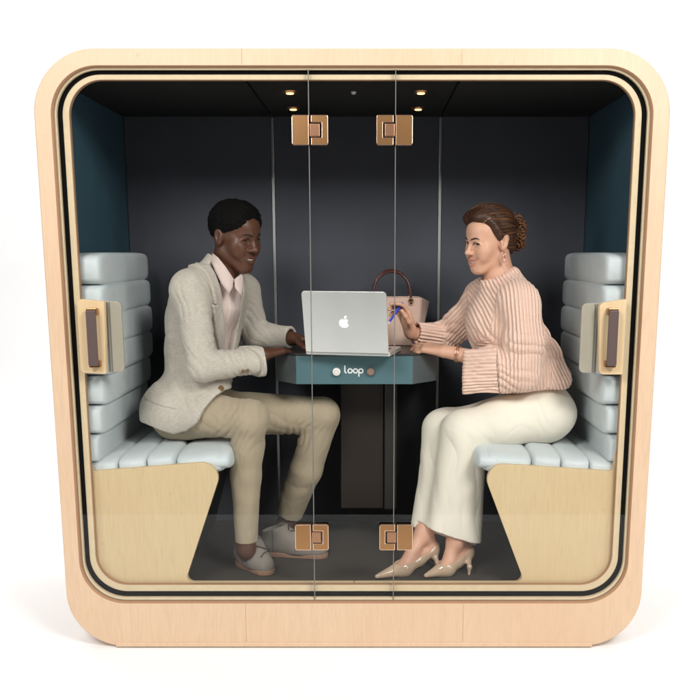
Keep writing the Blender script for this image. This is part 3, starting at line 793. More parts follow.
# ================================================================== the man
def dirA(a, b): return nrm(np.asarray(b)-np.asarray(a))
psi = math.radians(36)
mT = Frame(A(235.3, 236.5, .355), (math.cos(psi), -math.sin(psi), 0), math.radians(13), math.radians(-2), .94)
mf = np.array([math.cos(math.radians(33)), -math.sin(math.radians(33)), 0]); ml = np.array([math.sin(math.radians(33)), math.cos(math.radians(33)), 0])
lean = math.radians(12); mu = np.array([mf[0]*math.sin(lean), mf[1]*math.sin(lean), math.cos(lean)]); mff = np.cross(ml, mu)
mff = mff if mff@mf > 0 else -mff
MR = np.array([mff, ml, mu])
shN = A(189, 288, .25); shF = A(243, 290, .53); elN = A(203, 366, .175); wrN = A(261, 355, .255); elF = A(256, 336, .55); wrF = A(292, 338.5, .47)
hipN = A(176, 413, .31); knN = A(250, 419, .165); hipF = A(203, 413, .43); knF = A(322, 415, .43)
anN = onz(246, 548, FZ+.09); anF = onz(285, 524, FZ+.085)
chest = A(206, 318, .385); belly = A(199, 366, .385); pelv = A(193, 409, .375); neckb = A(222, 276, .375)
s = SDF(.0025)
ups, los = head_sdf(s, mT, False)
s.cap(mT(0, -.028, -.05), neckb, .045, .050, .025)
s.cap(neckb, A(214, 298, .385), .050, .08, .03)
s.ell(chest, (.078, .122, .14), MR, .04); s.ell(belly, (.075, .115, .13), MR, .04); s.ell(pelv, (.085, .135, .085), MR, .04)
s.cap(shN, shF, .042, .042, .04)
for sh, el, wr in ((shN, elN, wrN), (shF, elF, wrF)): s.chain([sh, el, wr], [.043, .037, .026], .02)
hand(s, wrN, A(304, 345, .40)-wrN, (0.1, 0, -1), (.3, 1, 0), (.25, .25, .3, .35), 1.0, .08)
hand(s, wrF, A(312, 341, .46)-wrF, (0, -.2, -1), (0, -1, 0), (.3, .3, .3, .3), 1.0, .08)
for hp, kn_, an in ((hipN, knN, anN), (hipF, knF, anF)):
    s.chain([hp, kn_, an+(0, 0, -.01)], [.072, .045, .031], .03)
# feet
def foot_pts(heel_px, toe_px, z): return onz(*heel_px, z), onz(*toe_px, z)
hN, tN = onz(245.5, 554, FZ+.042), onz(264.5, 563, FZ+.036); hF, tF = onz(271, 543, FZ+.042), onz(318, 548, FZ+.034)
for an, hh, tt in ((anN, hN, tN), (anF, hF, tF)): s.cap(an, hh, .031, .026, .02); s.cap(hh, tt, .028, .022, .02)
V, Q = keep_big(*s.mesh(), 400); Vb = V
lip = np.clip(1.35-np.minimum(dist_poly(V, ups), dist_poly(V, los))/.0052, 0, 1)*.6
man = smesh('person', V, Q, M['skin_dark'], None, {'lip': lip, 'blush': lip*0})
tag(man, 'smiling man in an oatmeal linen jacket and khaki trousers, seated beside the table', 'person', 'people sitting in the pod')
face_parts(mT, man, False, M['lash'], Vb)
# hair: short dense afro with a faded side
s = SDF(.0028); k = mT.sc
s.ell(mT(0, -.016, .042), (.083*k, .103*k, .090*k), mT.R); s.ell(mT(0, .030, .066), (.066*k, .058*k, .056*k), mT.R, .03)
s.cutp(mT(0, -.095, -.028), mT.R[1]*.44-mT.R[2]*1, k=.004)
s.cutp(mT(0, .080, 0), mT.R[1], k=.02)
for q in (-1, 1): s.ell(mT(q*.080, -.010, -.004), (.02*k, .021*k, .034*k), mT.R, .003, 's')
V, Q = keep_big(*s.mesh()); N = vnormals(V, Q)
V = V+N*(waves(V, 45, 3, 12)*.0013+waves(V, 130, 4, 14)*.0011)[:, None]
smesh('hair', V, Q, M['afro'], man)

# trousers
s = SDF(.0036)
s.ell(pelv+(0, 0, .0), (.105, .16, .10), MR)
s.chain([hipN, knN], [.090, .062], .05); s.chain([hipF, knF], [.090, .064], .05)
hemN = anN+(anN-knN)*-.055; hemF = anF+(anF-knF)*-.10
s.chain([knN, A(246, 475, .19), hemN], [.060, .050, .040], .02, cut_b=True)
s.chain([knF, A(306, 470, .44), hemF], [.062, .058, .052], .02, cut_b=True)
for kn_, hm, r in ((knN, hemN, .034), (knF, hemF, .042)):
    d = nrm(hm-kn_); s.cap(hm-d*.05, hm+d*.05, r, r, .004, 's')
# knee folds: creases across the back of the knee and the lap
def crease(s, pts, r=.006, k=.012): s.chain([np.asarray(p) for p in pts], [r*.5]+[r]*(len(pts)-2)+[r*.5], k, 's')
def fieldfold(c0, rad, d, freq, amp, seed, wp=1.4):
    c0 = np.asarray(c0); d = nrm(d)
    def fn(Pt):
        w_ = np.exp(-((Pt-c0)**2).sum(1)/rad**2)
        ph = (Pt@d)*freq*2*PI+wp*waves(Pt, 7, seed, 5)
        return w_*amp*(np.abs(np.sin(ph))**.7-.5)
    return fn
folds = [fieldfold(A(237, 430, .17), .07, (.8, 0, -.6), 22, .009, 1, .8), fieldfold(A(302, 428, .43), .08, (.8, 0, -.5), 22, .009, 2, .8), fieldfold(A(215, 415, .27), .09, (.5, -.2, .9), 14, .008, 3, .7),
         fieldfold(A(246, 505, .19), .08, (0, 0, 1), 9, .0012, 4), fieldfold(A(292, 490, .44), .08, (.2, 0, 1), 10, .002, 5), fieldfold(A(270, 412, .42), .10, (.4, 0, 1), 13, .0045, 6), fieldfold(A(250, 400, .15), .06, (.9, 0, .3), 22, .004, 7)]
V, Q = keep_big(*s.mesh()); N = vnormals(V, Q); dsp = sum(f(V) for f in folds)+waves(V, 9, 11, 8)*.0018
smesh('trousers', V+N*dsp[:, None], Q, M['chino'], man)
# leg seam and turn-ups are part of the cloth; shirt
s = SDF(.0036)
s.ell(chest+mff*.004, (.091, .140, .158), MR); s.ell(belly+mff*.006, (.090, .132, .15), MR, .05)
s.cap(A(214, 300, .385)+mff*.012, A(222, 279, .377)+mff*.006, .090, .056, .03, cut_b=True)
def loc(Pt): return (Pt-chest)@MR.T
def placket(Pt):
    q = loc(Pt); return np.where((np.abs(q[:, 1]-.006) < .014) & (q[:, 0] > .02), -.0022, 0)
s.mod(placket)
V, Q = keep_big(*s.mesh()); N = vnormals(V, Q); V = V+N*(waves(V, 11, 21, 8, (1, 1, .5))*.0022)[:, None]
shirt = smesh('shirt', V, Q, M['shirt'], man)
# shirt collar leaves folded over the jacket neck
def plate(name, pts, th_, m, par):
    """thin curved plate through (px, py, Y) rim points, slightly domed towards the viewer"""
    P3 = [A(*p) for p in pts]; c = np.mean(P3, 0)+np.array([0, -.004, 0]); n = len(P3); mid = [(p+c)/2+np.array([0, -.002, 0]) for p in P3]
    fv = P3+mid+[c]; v = fv+[p+np.array([0, th_, 0]) for p in fv]; k_ = 2*n+1; f = []
    for i in range(n):
        j = (i+1) % n
        for o_, r_ in ((0, 1), (k_, -1)):
            for q in ([i, j, n+j, n+i], [n+i, n+j, 2*n]): f.append([x+o_ for x in q][::r_])
        f.append([i, j, k_+j, k_+i])
    return me(name, v, f, m, par, smooth=True)
plate('collar', [(212.5, 253, .325), (218, 257.5, .305), (225, 266, .292), (233.8, 279, .290), (232.5, 287, .268), (229.3, 294, .258), (221.5, 284, .268), (215, 271, .285), (211, 261, .305)], .003, M['shirt'], shirt)
plate('collar', [(234, 279.5, .289), (239, 275.5, .31), (242.5, 273, .335), (243.5, 281, .315), (241.3, 296, .272), (235.2, 288, .268)], .003, M['shirt'], shirt)

# jacket
s = SDF(.003)
s.ell(chest, (.106, .160, .165), MR); s.ell(belly+mff*.006, (.098, .146, .17), MR, .05)
s.ell(A(193, 402, .375), (.108, .175, .10), MR, .05)
s.cap(A(194, 296, .36), A(188, 345, .37), .072, .070, .05); s.cap(shN, A(220, 284, .37), .052, .056, .05); s.cap(A(195, 291, .29), A(213, 270, .35), .050, .046, .04); s.cap(A(213, 270, .35), A(217, 262, .365), .046, .044, .02); s.cap(A(220, 286, .39), shF, .058, .054, .04)
# skirt: covers hip and top of the near thigh, hem sweeps up to the front button
s.cap(hipN+(-.02, 0, 0), hipN*.45+knN*.55, .108, .094, .05); s.cap(A(186, 378, .30), A(147, 428, .27), .036, .014, .03); s.cap(A(186, 383, .25), A(158, 430, .23), .036, .02, .03)
s.cap(A(204, 376, .27), A(216, 384, .26), .062, .05, .05)
hx = np.array([A(p_, 400, .22)[0] for p_ in (130, 142, 158, 174, 188, 198, 206, 216, 225, 250)]); hz_ = np.array([A(180, y_, .22)[2] for y_ in (423, 424, 429, 432.5, 429, 420, 407, 396, 390, 388)])
s._p('c', lambda p: (np.interp(p[:, 0], hx, hz_)-p[:, 2])*.8, [-9]*3, [9]*3, .004)
cuN = A(260.5, 360.5, .235); cuF = A(291, 337.5, .475)
JS = len(s.ops)
s.cap(shN, shN*.7+elN*.3, .054, .054, .05); s.cap(shN*.7+elN*.3, elN, .055, .052, .006); s.cap(elN, cuN, .052, .043, .012, cut_b=True)
s.chain([shF, elF], [.058, .052], .03); s.cap(elF, cuF, .052, .040, .02, cut_b=True)
for c, e_, r in ((cuN, elN, .036), (cuF, elF, .033)):
    d = nrm(c-e_); s.cap(c-d*.010, c+d*.04, r-.002, r-.002, .003, 's')
# open front: V between the lapels
c0 = .012
def front(Pt):
    q = (Pt-chest)@MR.T; u = q[:, 2]; w_ = np.clip(.012+.062*np.clip((u+.17)/.30, 0, 1.2), .012, .09)
    w_ = np.where(u < -.17, .012+.10*(np.clip(-u-.17, 0, 1)), w_)
    return q, u, w_
def opening(Pt):
    sh = Pt.shape[:-1]; q, u, w_ = front(Pt.reshape(-1, 3))
    return np.maximum(np.maximum(np.abs(q[:, 1]-c0)-w_, -(q[:, 0]-.03)), u-.30).reshape(sh)
lo_b = chest-np.array([.26, .26, .36]); hi_b = chest+np.array([.26, .26, .24])
s._p('s', opening, lo_b, hi_b, .004)
# neck hole
s.cap(A(221, 290, .375), A(224, 256, .372), .047, .054, .006, 's')
def lapel(Pt):
    q, u, w_ = front(Pt); l = np.abs(q[:, 1]-c0)-w_
    wl = np.interp(u, [-.20, -.13, .02, .075, .082, .13, .2], [.004, .016, .034, .046, .030, .034, .03])
    on = (l > -.01) & (l < wl) & (q[:, 0] > -.02) & (u > -.20) & (u < .2)
    notch = on & (np.abs(u-.078-.25*(l-.03)) < .0035) & (l > .022)
    gr = (l >= wl) & (l < wl+.006) & (q[:, 0] > -.02) & (u > -.20) & (u < .2)
    return np.where(on & ~notch, -.0095, 0)+np.where(gr, .0035, 0)
s.mod(lapel)
def pocket(Pt):
    q = (Pt-belly)@MR.T
    flap = (q[:, 1] < -.06) & (np.abs(q[:, 0]-.02) < .075) & (q[:, 2] < -.055) & (q[:, 2] > -.105); return np.where(flap, -.0035, 0)
s.mod(pocket)
V, Q = keep_big(*s.mesh()); N = vnormals(V, Q)
jf = [fieldfold(A(205, 360, .17), .075, (.9, .1, .5), 16, .006, 31), fieldfold(A(212, 330, .19), .07, (.8, 0, -.6), 12, .005, 32), fieldfold(A(180, 350, .22), .09, (.5, 0, .85), 9, .006, 33), fieldfold(A(235, 365, .2), .06, (.95, 0, .3), 20, .006, 34),
      fieldfold(A(190, 395, .22), .08, (.75, 0, .65), 10, .004, 35), fieldfold(A(260, 318, .5), .07, (.6, 0, .8), 16, .005, 36), fieldfold(A(195, 300, .2), .06, (.9, 0, .3), 15, .006, 37), fieldfold(A(175, 320, .3), .09, (.3, 0, .9), 7, .004, 38)]
dsp = sum(f(V) for f in jf)+waves(V, 8, 39, 8)*.0022
jk = smesh('jacket', V+N*dsp[:, None], Q, M['linen'], man)
def disc(c, ax, r, name, m, par, h=.002):
    ax = nrm(ax); b = MB(); b.cyl(c-ax*h, c+ax*h, r, r*.85, 20); b.torus(c+ax*h, ax, r*.8, h*.6, 20, 6); return weld(b.build(name, m, par, smooth=False))
def surf(V, x, y):
    """nearest mesh point seen at a photo pixel"""
    C0 = np.array([CX, -CD, CZ]); d = nrm(A(x, y, .3)-C0); q = V-C0; t_ = q@d; off = np.linalg.norm(q-t_[:, None]*d, axis=1)
    ok = off < .006
    if not ok.any(): ok = off < off.min()+.003
    return C0+d*t_[ok].min(), -d
for x, y, r in ((221, 388.5, .0105), (243, 371.5, .0065), (247.5, 371, .0065)):
    p, nn_ = surf(V, x, y); disc(p, nn_, r, 'button', M['button'], jk)
# derby shoes
def derby(heel, toe, ankle, lace_side):
    d = nrm((toe-heel)*np.array([1, 1, 0])); sd = np.cross(d, [0, 0, 1.]); L = np.linalg.norm(toe-heel)
    s = SDF(.0028); b0 = heel+d*(L*.62)
    wi = .040; z0 = FZ+.016
    hz = np.array([0, 0, 1.])
    c = lambda p, z: np.array([p[0], p[1], z])
    s.cap(c(heel, z0+.026), c(b0, z0+.022), .036, .042, .02); s.cap(c(b0, z0+.022), c(toe, z0+.012), .042, .034, .02)
    s.cap(c(heel, z0+.04), c(heel+d*.012, z0+.088), .036, .042, .025); s.cap(c(heel+d*.045, z0+.058), c(b0-d*.01, z0+.03), .036, .032, .03)
    s.cutp((0, 0, z0), (0, 0, -1), k=.0)
    s.cap(c(heel+d*.006, z0+.062), c(heel+d*.012, z0+.12), .033, .037, .006, 's')
    s.cutp(c(heel+d*.01, z0+.088), nrm(hz+d*-.25), k=.006)
    def seam(Pt):
        q = (Pt-heel)@d; zz = Pt[:, 2]-z0; lat = np.abs((Pt-heel)@sd)
        return np.where((q < L*.52+.4*(zz-.02)) & (q > .02) & (lat > .006), -.0022, 0)+np.where((np.abs(lat) < .006) & (q > .03) & (q < L*.55) & (zz > .035), .003, 0)
    s.mod(seam)
    V, Q = keep_big(*s.mesh()); N = vnormals(V, Q)
    sh = smesh('shoe', V+N*(waves(V, 14, 51, 6)*.0012)[:, None], Q, M['suede'], man)
    b = MB(); pl = []
    for a in np.linspace(0, 2*PI, 36, endpoint=False):
        ca, sa = math.cos(a), math.sin(a)
        p = (toe+d*(ca*.038)+sd*(sa*.036)) if ca > .05 else (heel+d*(ca*.040)+sd*(sa*.038))
        pl.append(p)
    n = len(pl); v = [c(p, z) for z in (FZ+.0006, FZ+.0175) for p in pl]
    b.add(v, [list(range(n)), list(range(2*n-1, n-1, -1))]+[[i, (i+1) % n, n+(i+1) % n, n+i] for i in range(n)]); b.build('sole', M['sole'], sh, bevel=.003)
    for i in range(4):
        t_ = .050+.020*i; ctr = c(heel+d*t_, 0); b = MB(); pts = []
        for q in np.linspace(-1, 1, 9):
            p = ctr+sd*q*.019+d*q*.006*(1 if i % 2 else -1); near = V[(np.abs((V-p)[:, 0]) < .004) & (np.abs((V-p)[:, 1]) < .004)]
            if len(near): pts.append((p[0], p[1], near[:, 2].max()+.0012))
        if len(pts) > 3: b.tube(pts, .0019, 6).build('lace', M['lace'], sh, smooth=True)
derby(hN, tN, anN, 1); derby(hF, tF, anF, 1)

# ================================================================== the woman
psi = math.radians(28)
wT = Frame(A(490.0, 241.5, .305), (-math.cos(psi), -math.sin(psi), 0), math.radians(9), math.radians(4), .885)
wf = np.array([-math.cos(math.radians(30)), -math.sin(math.radians(30)), 0]); wl = np.array([math.sin(math.radians(30)), -math.cos(math.radians(30)), 0])
lean = math.radians(14); wu = np.array([wf[0]*math.sin(lean), wf[1]*math.sin(lean), math.cos(lean)]); wff = np.cross(wu, wl); wff = wff if wff@wf > 0 else -wff
WR = np.array([wff, wl, wu])
shN = A(519, 301, .20); shF = A(484, 296, .43); elN = A(522, 368, .185); wrN = A(446, 351.5, .275); elF = A(447, 336, .50); wrF = A(411, 333.5, .415)
hipN = A(540, 414, .28); hipF = A(528, 412, .40); knN = A(463, 431, .235); knF = A(443, 429, .345)
chest = A(504, 327, .325); belly = A(520, 370, .335); pelv = A(537, 410, .345); neckb = A(500, 281, .318)
anN = A(457, 540, .215); anF = A(424, 533, .285)
s = SDF(.0025); ups, los = head_sdf(s, wT, True)
s.cap(wT(0, -.026, -.05), neckb, .044, .050, .02); s.cap(neckb, chest, .05, .09, .03)
s.ell(chest, (.085, .135, .13), WR, .03); s.ell(belly, (.08, .12, .11), WR, .03); s.ell(pelv, (.10, .14, .08), WR, .04); s.cap(shN, shF, .04, .04, .03)
s.chain([shN, elN, wrN], [.036, .033, .0225], .02); s.chain([shF, elF, wrF], [.036, .032, .0225], .02)
hand(s, wrN, A(409, 344, .335)-wrN, (.05, .25, -1), (-.2, 1, .3), (.22, .40, .62, .75), .95, .16, (.75, .55, .1), .2)
hand(s, wrF, A(401, 303, .415)-wrF, (-.75, -.5, .05), (-.3, -.9, .1), (.55, .62, .75, .9), .93, .10, (.62, .45, .45), .5)
for hp, kn_, an in ((hipN, knN, anN), (hipF, knF, anF)): s.chain([hp, kn_, an], [.07, .043, .028], .03)
# feet in pumps: toe, ball, heel
def pump(an, toe, ball, heel, tip, s):
    s.cap(an, heel+(0, 0, .012), .027, .022, .02); s.cap(an, ball, .026, .022, .03); s.cap(ball, toe+(ball-toe)*.45, .022, .012, .012); s.cap(heel, ball, .02, .02, .02)
fN = dict(toe=onz(426, 575.5, FZ+.012), ball=onz(446, 568, FZ+.026), heel=None); fN['heel'] = A(467, 552, fN['ball'][1]+.075); fN['tip'] = onz(469, 575, FZ)
fF = dict(toe=onz(377, 576.5, FZ+.012), ball=onz(403, 568, FZ+.026), heel=None); fF['heel'] = A(432, 549, fF['ball'][1]+.085); fF['tip'] = onz(437, 571, FZ)
for f_, an in ((fN, anN), (fF, anF)):
    an[:] = A(*( (456, 538) if f_ is fN else (424, 531)), f_['heel'][1]-.012)
    pump(an, f_['toe'], f_['ball'], f_['heel'], f_['tip'], s)
V, Q = keep_big(*s.mesh(), 400); Vb = V
lip = np.clip(1.4-np.minimum(dist_poly(V, ups), dist_poly(V, los))/.0050, 0, 1)
q = wT.inv(V); bl = np.exp(-((np.abs(q[:, 0])-.042)**2+(q[:, 1]-.066)**2+(q[:, 2]+.028)**2)/.018**2)
woman = smesh('person', V, Q, M['skin_fair'], None, {'lip': lip, 'blush': bl})
tag(woman, 'smiling woman in a pink ribbed sweater and cream trousers, seated and holding a pen', 'person', 'people sitting in the pod')
face_parts(wT, woman, True, M['browhair'], Vb)
# hair cap, swept back from a side parting into a curly bun
k = wT.sc; s = SDF(.0028)
s.ell(wT(0, -.014, .042), (.084*k, .096*k, .092*k), wT.R); s.ell(wT(.012, .030, .098), (.066*k, .060*k, .034*k), wT.R, .03); s.ell(wT(.040, .066, .068), (.034*k, .022*k, .024*k), wT.R, .02)
s.cutp(wT(0, .012, .012), wT.R[1]*.62-wT.R[2]*.6, k=.012)
s.sph(wT(-.06, .085, .045), .042*k, .012, 's')
s.cap(wT(-.078, -.02, .004), wT(-.078, -.01, -.03), .022*k, .022*k, .01, 's'); s.cap(wT(.078, -.02, .004), wT(.078, -.01, -.03), .022*k, .022*k, .01, 's')
s.ell(wT(0, -.076, -.022), (.052*k, .028*k, .04*k), wT.R, .02)
V, Q = keep_big(*s.mesh()); N = vnormals(V, Q); V = V+N*(waves(V, 14, 61, 8)*.003)[:, None]
hair = smesh('hair', V, Q, M['brunette'], woman)
bunc = A(517, 232.5, .335)
b = MB(); r_ = np.random.default_rng(5)
inv = wT.inv(V); cH = np.array([0, -.022, .040]); dirs = inv-cH; rads = np.linalg.norm(dirs, axis=1); dirs = dirs/rads[:, None]; dsub = dirs[::3]; rsub = rads[::3]
front_v = inv[(inv[:, 1] > -.03)]
for i in r_.choice(len(front_v), 420, replace=False):
    l0 = front_v[i]; pts = []; d0 = nrm(l0-cH); d1 = nrm(np.array([-.01, -.092, -.01+r_.normal()*.012])); om = math.acos(np.clip(d0@d1, -1, 1)); lift = r_.uniform(.0002, .0022) if i % 9 else r_.uniform(.004, .011); wob = r_.uniform(0, 6.3)
    for t_ in np.linspace(0, 1, 14):
        d = (d0*math.sin((1-t_)*om)+d1*math.sin(t_*om))/math.sin(om); near = np.argsort(-(dsub@d))[:4]
        pts.append(wT(*(cH+d*(rsub[near].mean()+lift*min(1, t_*4)-.0008+.0011*math.sin(t_*11+wob)*t_))))
    w0 = r_.uniform(.0009, .0022) if i % 9 else .0006; b.tube(pts, [w0*(.2+.8*math.sin(PI*min(1, .04+q*.066))) for q in range(14)], 5, int(r_.random() < .25))
b.build('strand', [M['brunette'], M['curl']], hair, smooth=True)['kind'] = 'stuff'
b = MB()
for i in range(170):
    d = nrm(r_.normal(size=3)); c = bunc+(d*np.array([.030, .032, .056])*r_.uniform(.4, 1.0))
    ax = nrm(r_.normal(size=3)); u = nrm(np.cross(ax, [.3, .5, .8])); w_ = np.cross(ax, u); R_ = r_.uniform(.007, .014); tn = r_.uniform(1.1, 2.2); pts = []
    for t_ in np.linspace(0, 1, 18): pts.append(c+(u*math.cos(t_*tn*2*PI)+w_*math.sin(t_*tn*2*PI))*R_*(1-.3*t_)+ax*(t_-.5)*.022)
    b.tube(pts, [r_.uniform(.0022, .0038)*(.4+.6*math.sin(PI*(.1+.8*q/17))) for q in range(18)], 5)
b.superq(bunc, (.017, .018, .036), .9, .9, None, 16, 10)
bun = b.build('bun', M['curl'], hair, smooth=True)
b = MB()
for i in (0, 5, 6, 7, 8):    # loose wisps at the temple and nape
    l0 = np.array([-.078, .012, .012]) if i < 4 else np.array([r_.uniform(-.05, .02), -.10, -.02]); pts = []
    for t_ in np.linspace(0, 1, 14): pts.append(wT(*(l0+np.array([-.012*math.sin(t_*7+i), .014*math.sin(t_*5+i*2)*t_, -(.125 if i < 4 else .05)*t_]))))
    b.tube(pts, [.0009*(1-.7*q/13) for q in range(14)], 5)
for i in range(26):   # flyaways from the bun
    d = nrm(r_.normal(size=3)); p = bunc+d*np.array([.026, .028, .05]); pts = [p+d*.03*q+np.array([.004*math.sin(q*6+i), .004*math.cos(q*5+i), -.012*q*q]) for q in np.linspace(0, 1, 8)]
    b.tube(pts, [.0006*(1-.6*q/7) for q in range(8)], 4)
b.build('wisp', M['curl'], hair, smooth=True)['kind'] = 'stuff'
# parting line
b = MB(); pts = []
for t_ in np.linspace(0, 1, 8):
    p, nn_ = surf(V, 480.5+10.5*t_, 226.3-8.6*t_-1.2*math.sin(PI*t_)); pts.append(p+nn_*.0004)
b.tube(pts, [.0006]*8, 5).build('parting', M['skin_fair'], hair, smooth=True)
# earring
e0 = wT(-.084, -.004, -.034); b = MB(); b.torus(e0-(0, 0, .011), wT.R[0]*.4+wT.R[1], .0105, .0014, 24, 6); er = b.build('earring', M['gold'], woman, smooth=True)
b = MB(); b.superq(e0-(0, 0, .029), (.0062, .0062, .0075), 1, 1, None, 16, 12); b.build('bead', M['pearl'], er, smooth=True)

# trousers
s = SDF(.0036)
s.ell(pelv+(.004, -.01, -.006), (.118, .155, .10), WR); s.ell(A(541, 402, .31), (.068, .12, .085), None, .05)
s.chain([hipN, A(505, 421, .25), knN], [.090, .076, .062], .05); s.chain([hipF, knF], [.085, .060], .05)
def wide(kn_, a0, a1, b0, b1, hm):
    s.cap(kn_, a1, .056, .043, .03); s.cap(kn_+(.02, 0, 0), b1, .056, .043, .03); s.cap(kn_, (a1+b1)/2, .06, .05, .05)
    d = nrm(hm); return d
a1, b1 = A(436, 532, .23), A(469, 546, .225); wide(knN, None, a1, None, b1, (0, 0, -1))
a2, b2 = A(423.5, 524, .285), A(450, 534, .29); wide(knF, None, a2, None, b2, (0, 0, -1))
hemc = (A(423, 525, .225)+A(481, 542, .225))/2; hd = nrm(A(481, 542, .225)-A(423, 524.5, .225)); hn = nrm(np.cross(hd, [0, 1, .0])); hn = hn if hn[2] < 0 else -hn
s.cutp(hemc, hn, [-2, -1, 0], [2, .25, .6], 0)
s.cutp(A(425, 526, .32), hn, [-2, .25, 0], [2, 2, .6], 0)
for a_, b_, kn_, hm in ((a1, b1, knN, hemc), (a2, b2, knF, A(436, 524, .32))):
    c = (a_+b_)/2; d = nrm(c-kn_)
    s.cap(c+d*.012, c+d*.08, .026, .026, .003, 's')
wfold = [fieldfold(A(452, 470, .17), .12, (1, .2, .12), 8, .006, 71, .5), fieldfold(A(430, 470, .30), .10, (1, 0, .1), 9, .005, 72, .5), fieldfold(A(470, 425, .2), .07, (.5, 0, .85), 11, .003, 73), fieldfold(A(545, 410, .2), .08, (.5, 0, .9), 8, .0025, 74), fieldfold(A(505, 415, .19), .09, (.25, 0, 1), 8, .002, 75), fieldfold(A(460, 520, .17), .09, (1, .1, 0), 9, .005, 76, .5)]
V, Q = keep_big(*s.mesh()); N = vnormals(V, Q); V = V+N*(sum(f(V) for f in wfold)+waves(V, 7, 77, 8, (1, 1, .4))*.0012)[:, None]
smesh('trousers', V, Q, M['cream'], woman)

# sweater
s = SDF(.0036)
s.ell(chest, (.118, .160, .160), WR); s.ell(A(521, 364, .335), (.125, .172, .125), WR, .06); s.ell(A(533, 379, .33), (.112, .160, .06), WR, .04)
s.cap(A(506, 287, .32), shN, .058, .066, .05); s.cap(A(503, 287, .33), shF, .056, .058, .04)
nk = A(497.5, 275.5, .312); nax = nrm(A(497.5, 271.5, .312)-A(503, 292, .322))
s.cap(A(504, 294, .325), nk, .072, .061, .03, cut_b=True)
u_ = nrm(np.cross(nax, [0, 1, 0])); w_ = np.cross(nax, u_); tp = [nk-nax*.006+(u_*math.cos(a_)+w_*math.sin(a_))*.0555 for a_ in np.linspace(0, 2*PI, 25)]
for a_, b_ in zip(tp[:-1], tp[1:]): s.cap(a_, b_, .009, .009, .006)
s.cap(nk-nax*.03, nk+nax*.05, .049, .049, .006, 's')
s.cutp(A(540, 391, .19), (.10, -.15, -1), [-2, -1, .5], [2, .7, 1.0], .004)
BONES = [('t', A(545, 385, .335), A(503, 288, .325)), ('a', shN, elN), ('f', elN, A(462, 371, .235)), ('g', shF, elF), ('h', elF, A(414, 331, .42))]
s.chain([shN, A(525, 338, .165), A(523, 366, .175)], [.068, .066, .062], .012)
cA, cB = A(463, 359, .245), A(463, 383, .215)
s.cap(A(523, 362, .18), cA, .060, .036, .008); s.cap(A(523, 378, .175), cB, .050, .040, .03); s.cap(A(523, 368, .178), (cA+cB)/2, .055, .044, .03)
cn_ = np.array([-1, .12, .0]); s.cutp(A(462.5, 370, .23), cn_, [-2, -1, .80], [A(475, 370, .23)[0], .30, 1.06], .012)
for p in (cA, (cA+cB)/2, cB): s.cap(p+np.array([.035, 0, 0]), p-np.array([.06, 0, 0]), .029, .029, .003, 's')
s.chain([shF, A(462, 322, .47), elF], [.062, .056, .052], .03); cuF = A(416, 333, .425); s.cap(elF, cuF, .050, .038, .02, cut_b=True); d = nrm(cuF-elF); s.cap(cuF-d*.03, cuF+d*.04, .031, .031, .003, 's')
V, Q = keep_big(*s.mesh()); N = vnormals(V, Q)
# rib direction: runs along the nearest limb; phase = arc length round it
best = np.full(len(V), 9.); sec = np.full(len(V), 9.); rib = np.zeros(len(V)); row = np.zeros(len(V))
for nm, a_, b_ in BONES:
    a_ = np.asarray(a_); b_ = np.asarray(b_); ax_ = nrm(b_-a_); L = np.linalg.norm(b_-a_); q = V-a_; t_ = q@ax_
    tc_ = np.clip(t_, -.02, L+.02); d = np.linalg.norm(q-np.outer(tc_, ax_), axis=1)-{'t': .125, 'a': .068, 'f': .062, 'g': .058, 'h': .045}[nm]
    if nm == 'f': d = d+np.where(t_ < .075, .06, 0)
    ref = np.array([.25, 1, 0.]) if nm != 't' else -wff; e1 = nrm(ref-ax_*(ref@ax_)); e2 = np.cross(ax_, e1); rad = {'t': .145, 'a': .072, 'f': .070, 'g': .060, 'h': .045}[nm]
    ang = np.arctan2(q@e2, q@e1); nr = round(2*PI*rad/.0135); m = d < best
    sec = np.where(m, best, np.minimum(sec, d)); best[m] = d[m]; e3 = nrm(np.cross(ax_, [0, 1, 0])); rib[m] = (q@e3*2*PI/.0118)[m]; row[m] = (t_*2*PI/.0075)[m]
amp = np.clip((sec-best)/.009, 0, 1)
hemb = (V-A(540, 391, .19))@nrm((.10, -.15, -1)) > -.035
wk = [fieldfold(A(525, 350, .16), .08, (.5, 0, .9), 12, .011, 81), fieldfold(A(500, 375, .17), .08, (.25, 0, 1), 17, .010, 82), fieldfold(A(493, 330, .25), .08, (.8, 0, .5), 12, .010, 83), fieldfold(A(545, 345, .25), .09, (.4, 0, .9), 10, .010, 84), fieldfold(A(455, 330, .45), .07, (.4, 0, .9), 16, .009, 85), fieldfold(A(548, 378, .25), .06, (.3, 0, 1), 16, .008, 86), fieldfold(A(500, 283, .26), .06, (.1, 0, 1), 26, .006, 87)]
V = V+N*(sum(f(V) for f in wk)+waves(V, 7, 88, 8)*.003+np.sin(rib)*amp*.0010)[:, None]
sw = smesh('sweater', V, Q, M['knit'], woman, {'rib': rib, 'row': row, 'amp': amp})
b = MB(); wd = nrm(elN-wrN); b.torus(wrN+wd*.040, wd, .0285, .0016, 28, 6); b.build('bracelet', M['gold'], woman, smooth=True)
b = MB(); b.torus(wrN+wd*.047, wd, .0285, .0013, 28, 6); b.build('bracelet', M['gold'], woman, smooth=True)
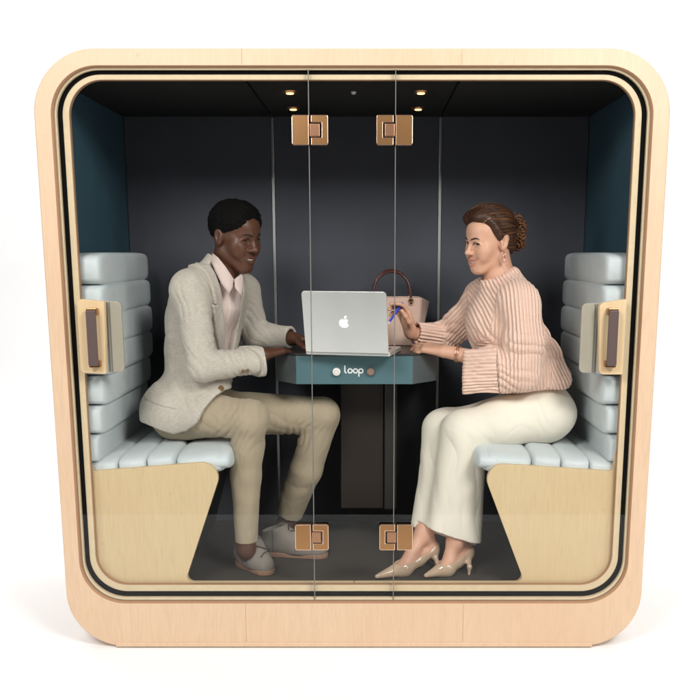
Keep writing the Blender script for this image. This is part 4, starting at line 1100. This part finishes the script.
# pumps
def shoe(f_, an):
    s = SDF(.0024); toe, ball, heel, tip = f_['toe'], f_['ball'], f_['heel'], f_['tip']; up = np.array([0, 0, 1.]); d = nrm((ball-heel)*np.array([1, 1, 0]))
    s.cap(ball, toe, .030, .008, .01); s.cap(ball, (ball+heel)/2, .030, .026, .02); s.cap((ball+heel)/2, heel, .026, .0255, .02); s.cap(heel, heel+up*.022, .0255, .024, .015)
    s.cap(an, heel+up*.016, .024, .0195, .003, 's'); s.cap(an, ball+up*.006, .0225, .0215, .003, 's'); s.cap(heel+up*.01, ball+up*.004, .0195, .0215, .004, 's')
    s.cap(heel+up*.03, ball-d*-.004+up*.030, .0245, .0255, .004, 's')
    s.cutp((0, 0, FZ+.001), (0, 0, -1))
    s.chain([heel-up*.012-d*.004, tip+up*.03-d*.002, tip+up*.001], [.016, .0065, .0048], .012); s.cutp((0, 0, FZ+.0006), (0, 0, -1))
    V, Q = keep_big(*s.mesh()); smesh('shoe', V, Q, M['patent'], woman)
shoe(fN, anN); shoe(fF, anF)
# blue pen in the raised hand
p0, p1 = A(387.6, 324.5, .375), A(402.5, 302.5, .39); d = nrm(p1-p0); b = MB()
L = np.linalg.norm(p1-p0); b.tube([p0+d*.012, p0+d*L*.6, p0+d*L*.61, p1-d*.004, p1], [.0042, .0045, .0051, .0051, .0035], 14, 0)
b.tube([p0, p0+d*.012], [.0012, .0040], 14, 1)
cp0 = p0+d*L*.72+np.array([0, -.0065, 0]); b.tube([cp0, p1+np.array([0, -.0068, 0])-d*.004], [.0014, .0016], 8, 0)
pen = b.build('pen', [M['pen'], M['white']], None, smooth=False)
tag(pen, 'slim blue ballpoint pen held in the raised hand of the seated woman', 'pen')
# ------------------------------------------------------------------ light
w = bpy.data.worlds.new('World'); S.world = w; w.use_nodes = True
w.node_tree.nodes['Background'].inputs[0].default_value = (.9, .95, 1, 1); w.node_tree.nodes['Background'].inputs[1].default_value = .025
def area(name, loc, target, sx, sy, power, col=(1, 1, 1)):
    l = bpy.data.lights.new(name, 'AREA'); l.shape = 'RECTANGLE'; l.size = sx; l.size_y = sy; l.energy = power; l.color = col
    o = bpy.data.objects.new(name, l); link(o); o.location = loc
    o.rotation_euler = (Vector(target)-Vector(loc)).to_track_quat('-Z', 'Y').to_euler(); return o











area('key_softbox', (1.7, -2.7, 3.0), (0, .3, 1.0), 1.1, .9, 108, (1, .98, .955))
area('key_softbox', (-1.3, -2.7, 3.0), (0, .3, 1.0), 1.1, .9, 83, (1, .98, .955))
area('side_softbox', (3.6, -2.4, 1.7), (0, .2, .9), 1.0, 1.8, 40, (1, .985, .965))
area('side_softbox', (-3.6, -2.4, 1.7), (0, .2, .9), 1.0, 1.8, 40, (1, .985, .965))
area('overhead_softbox', (0, -.12, 4.6), (0, -.10, 0), 8, .9, 38)
area('overhead_softbox', (0, 2.7, 5.2), (0, 2.7, 0), 9, 3, 160)
area('backdrop_light', (0, 2.2, 4.9), (0, 4.4, 1.4), 11, .8, 160)
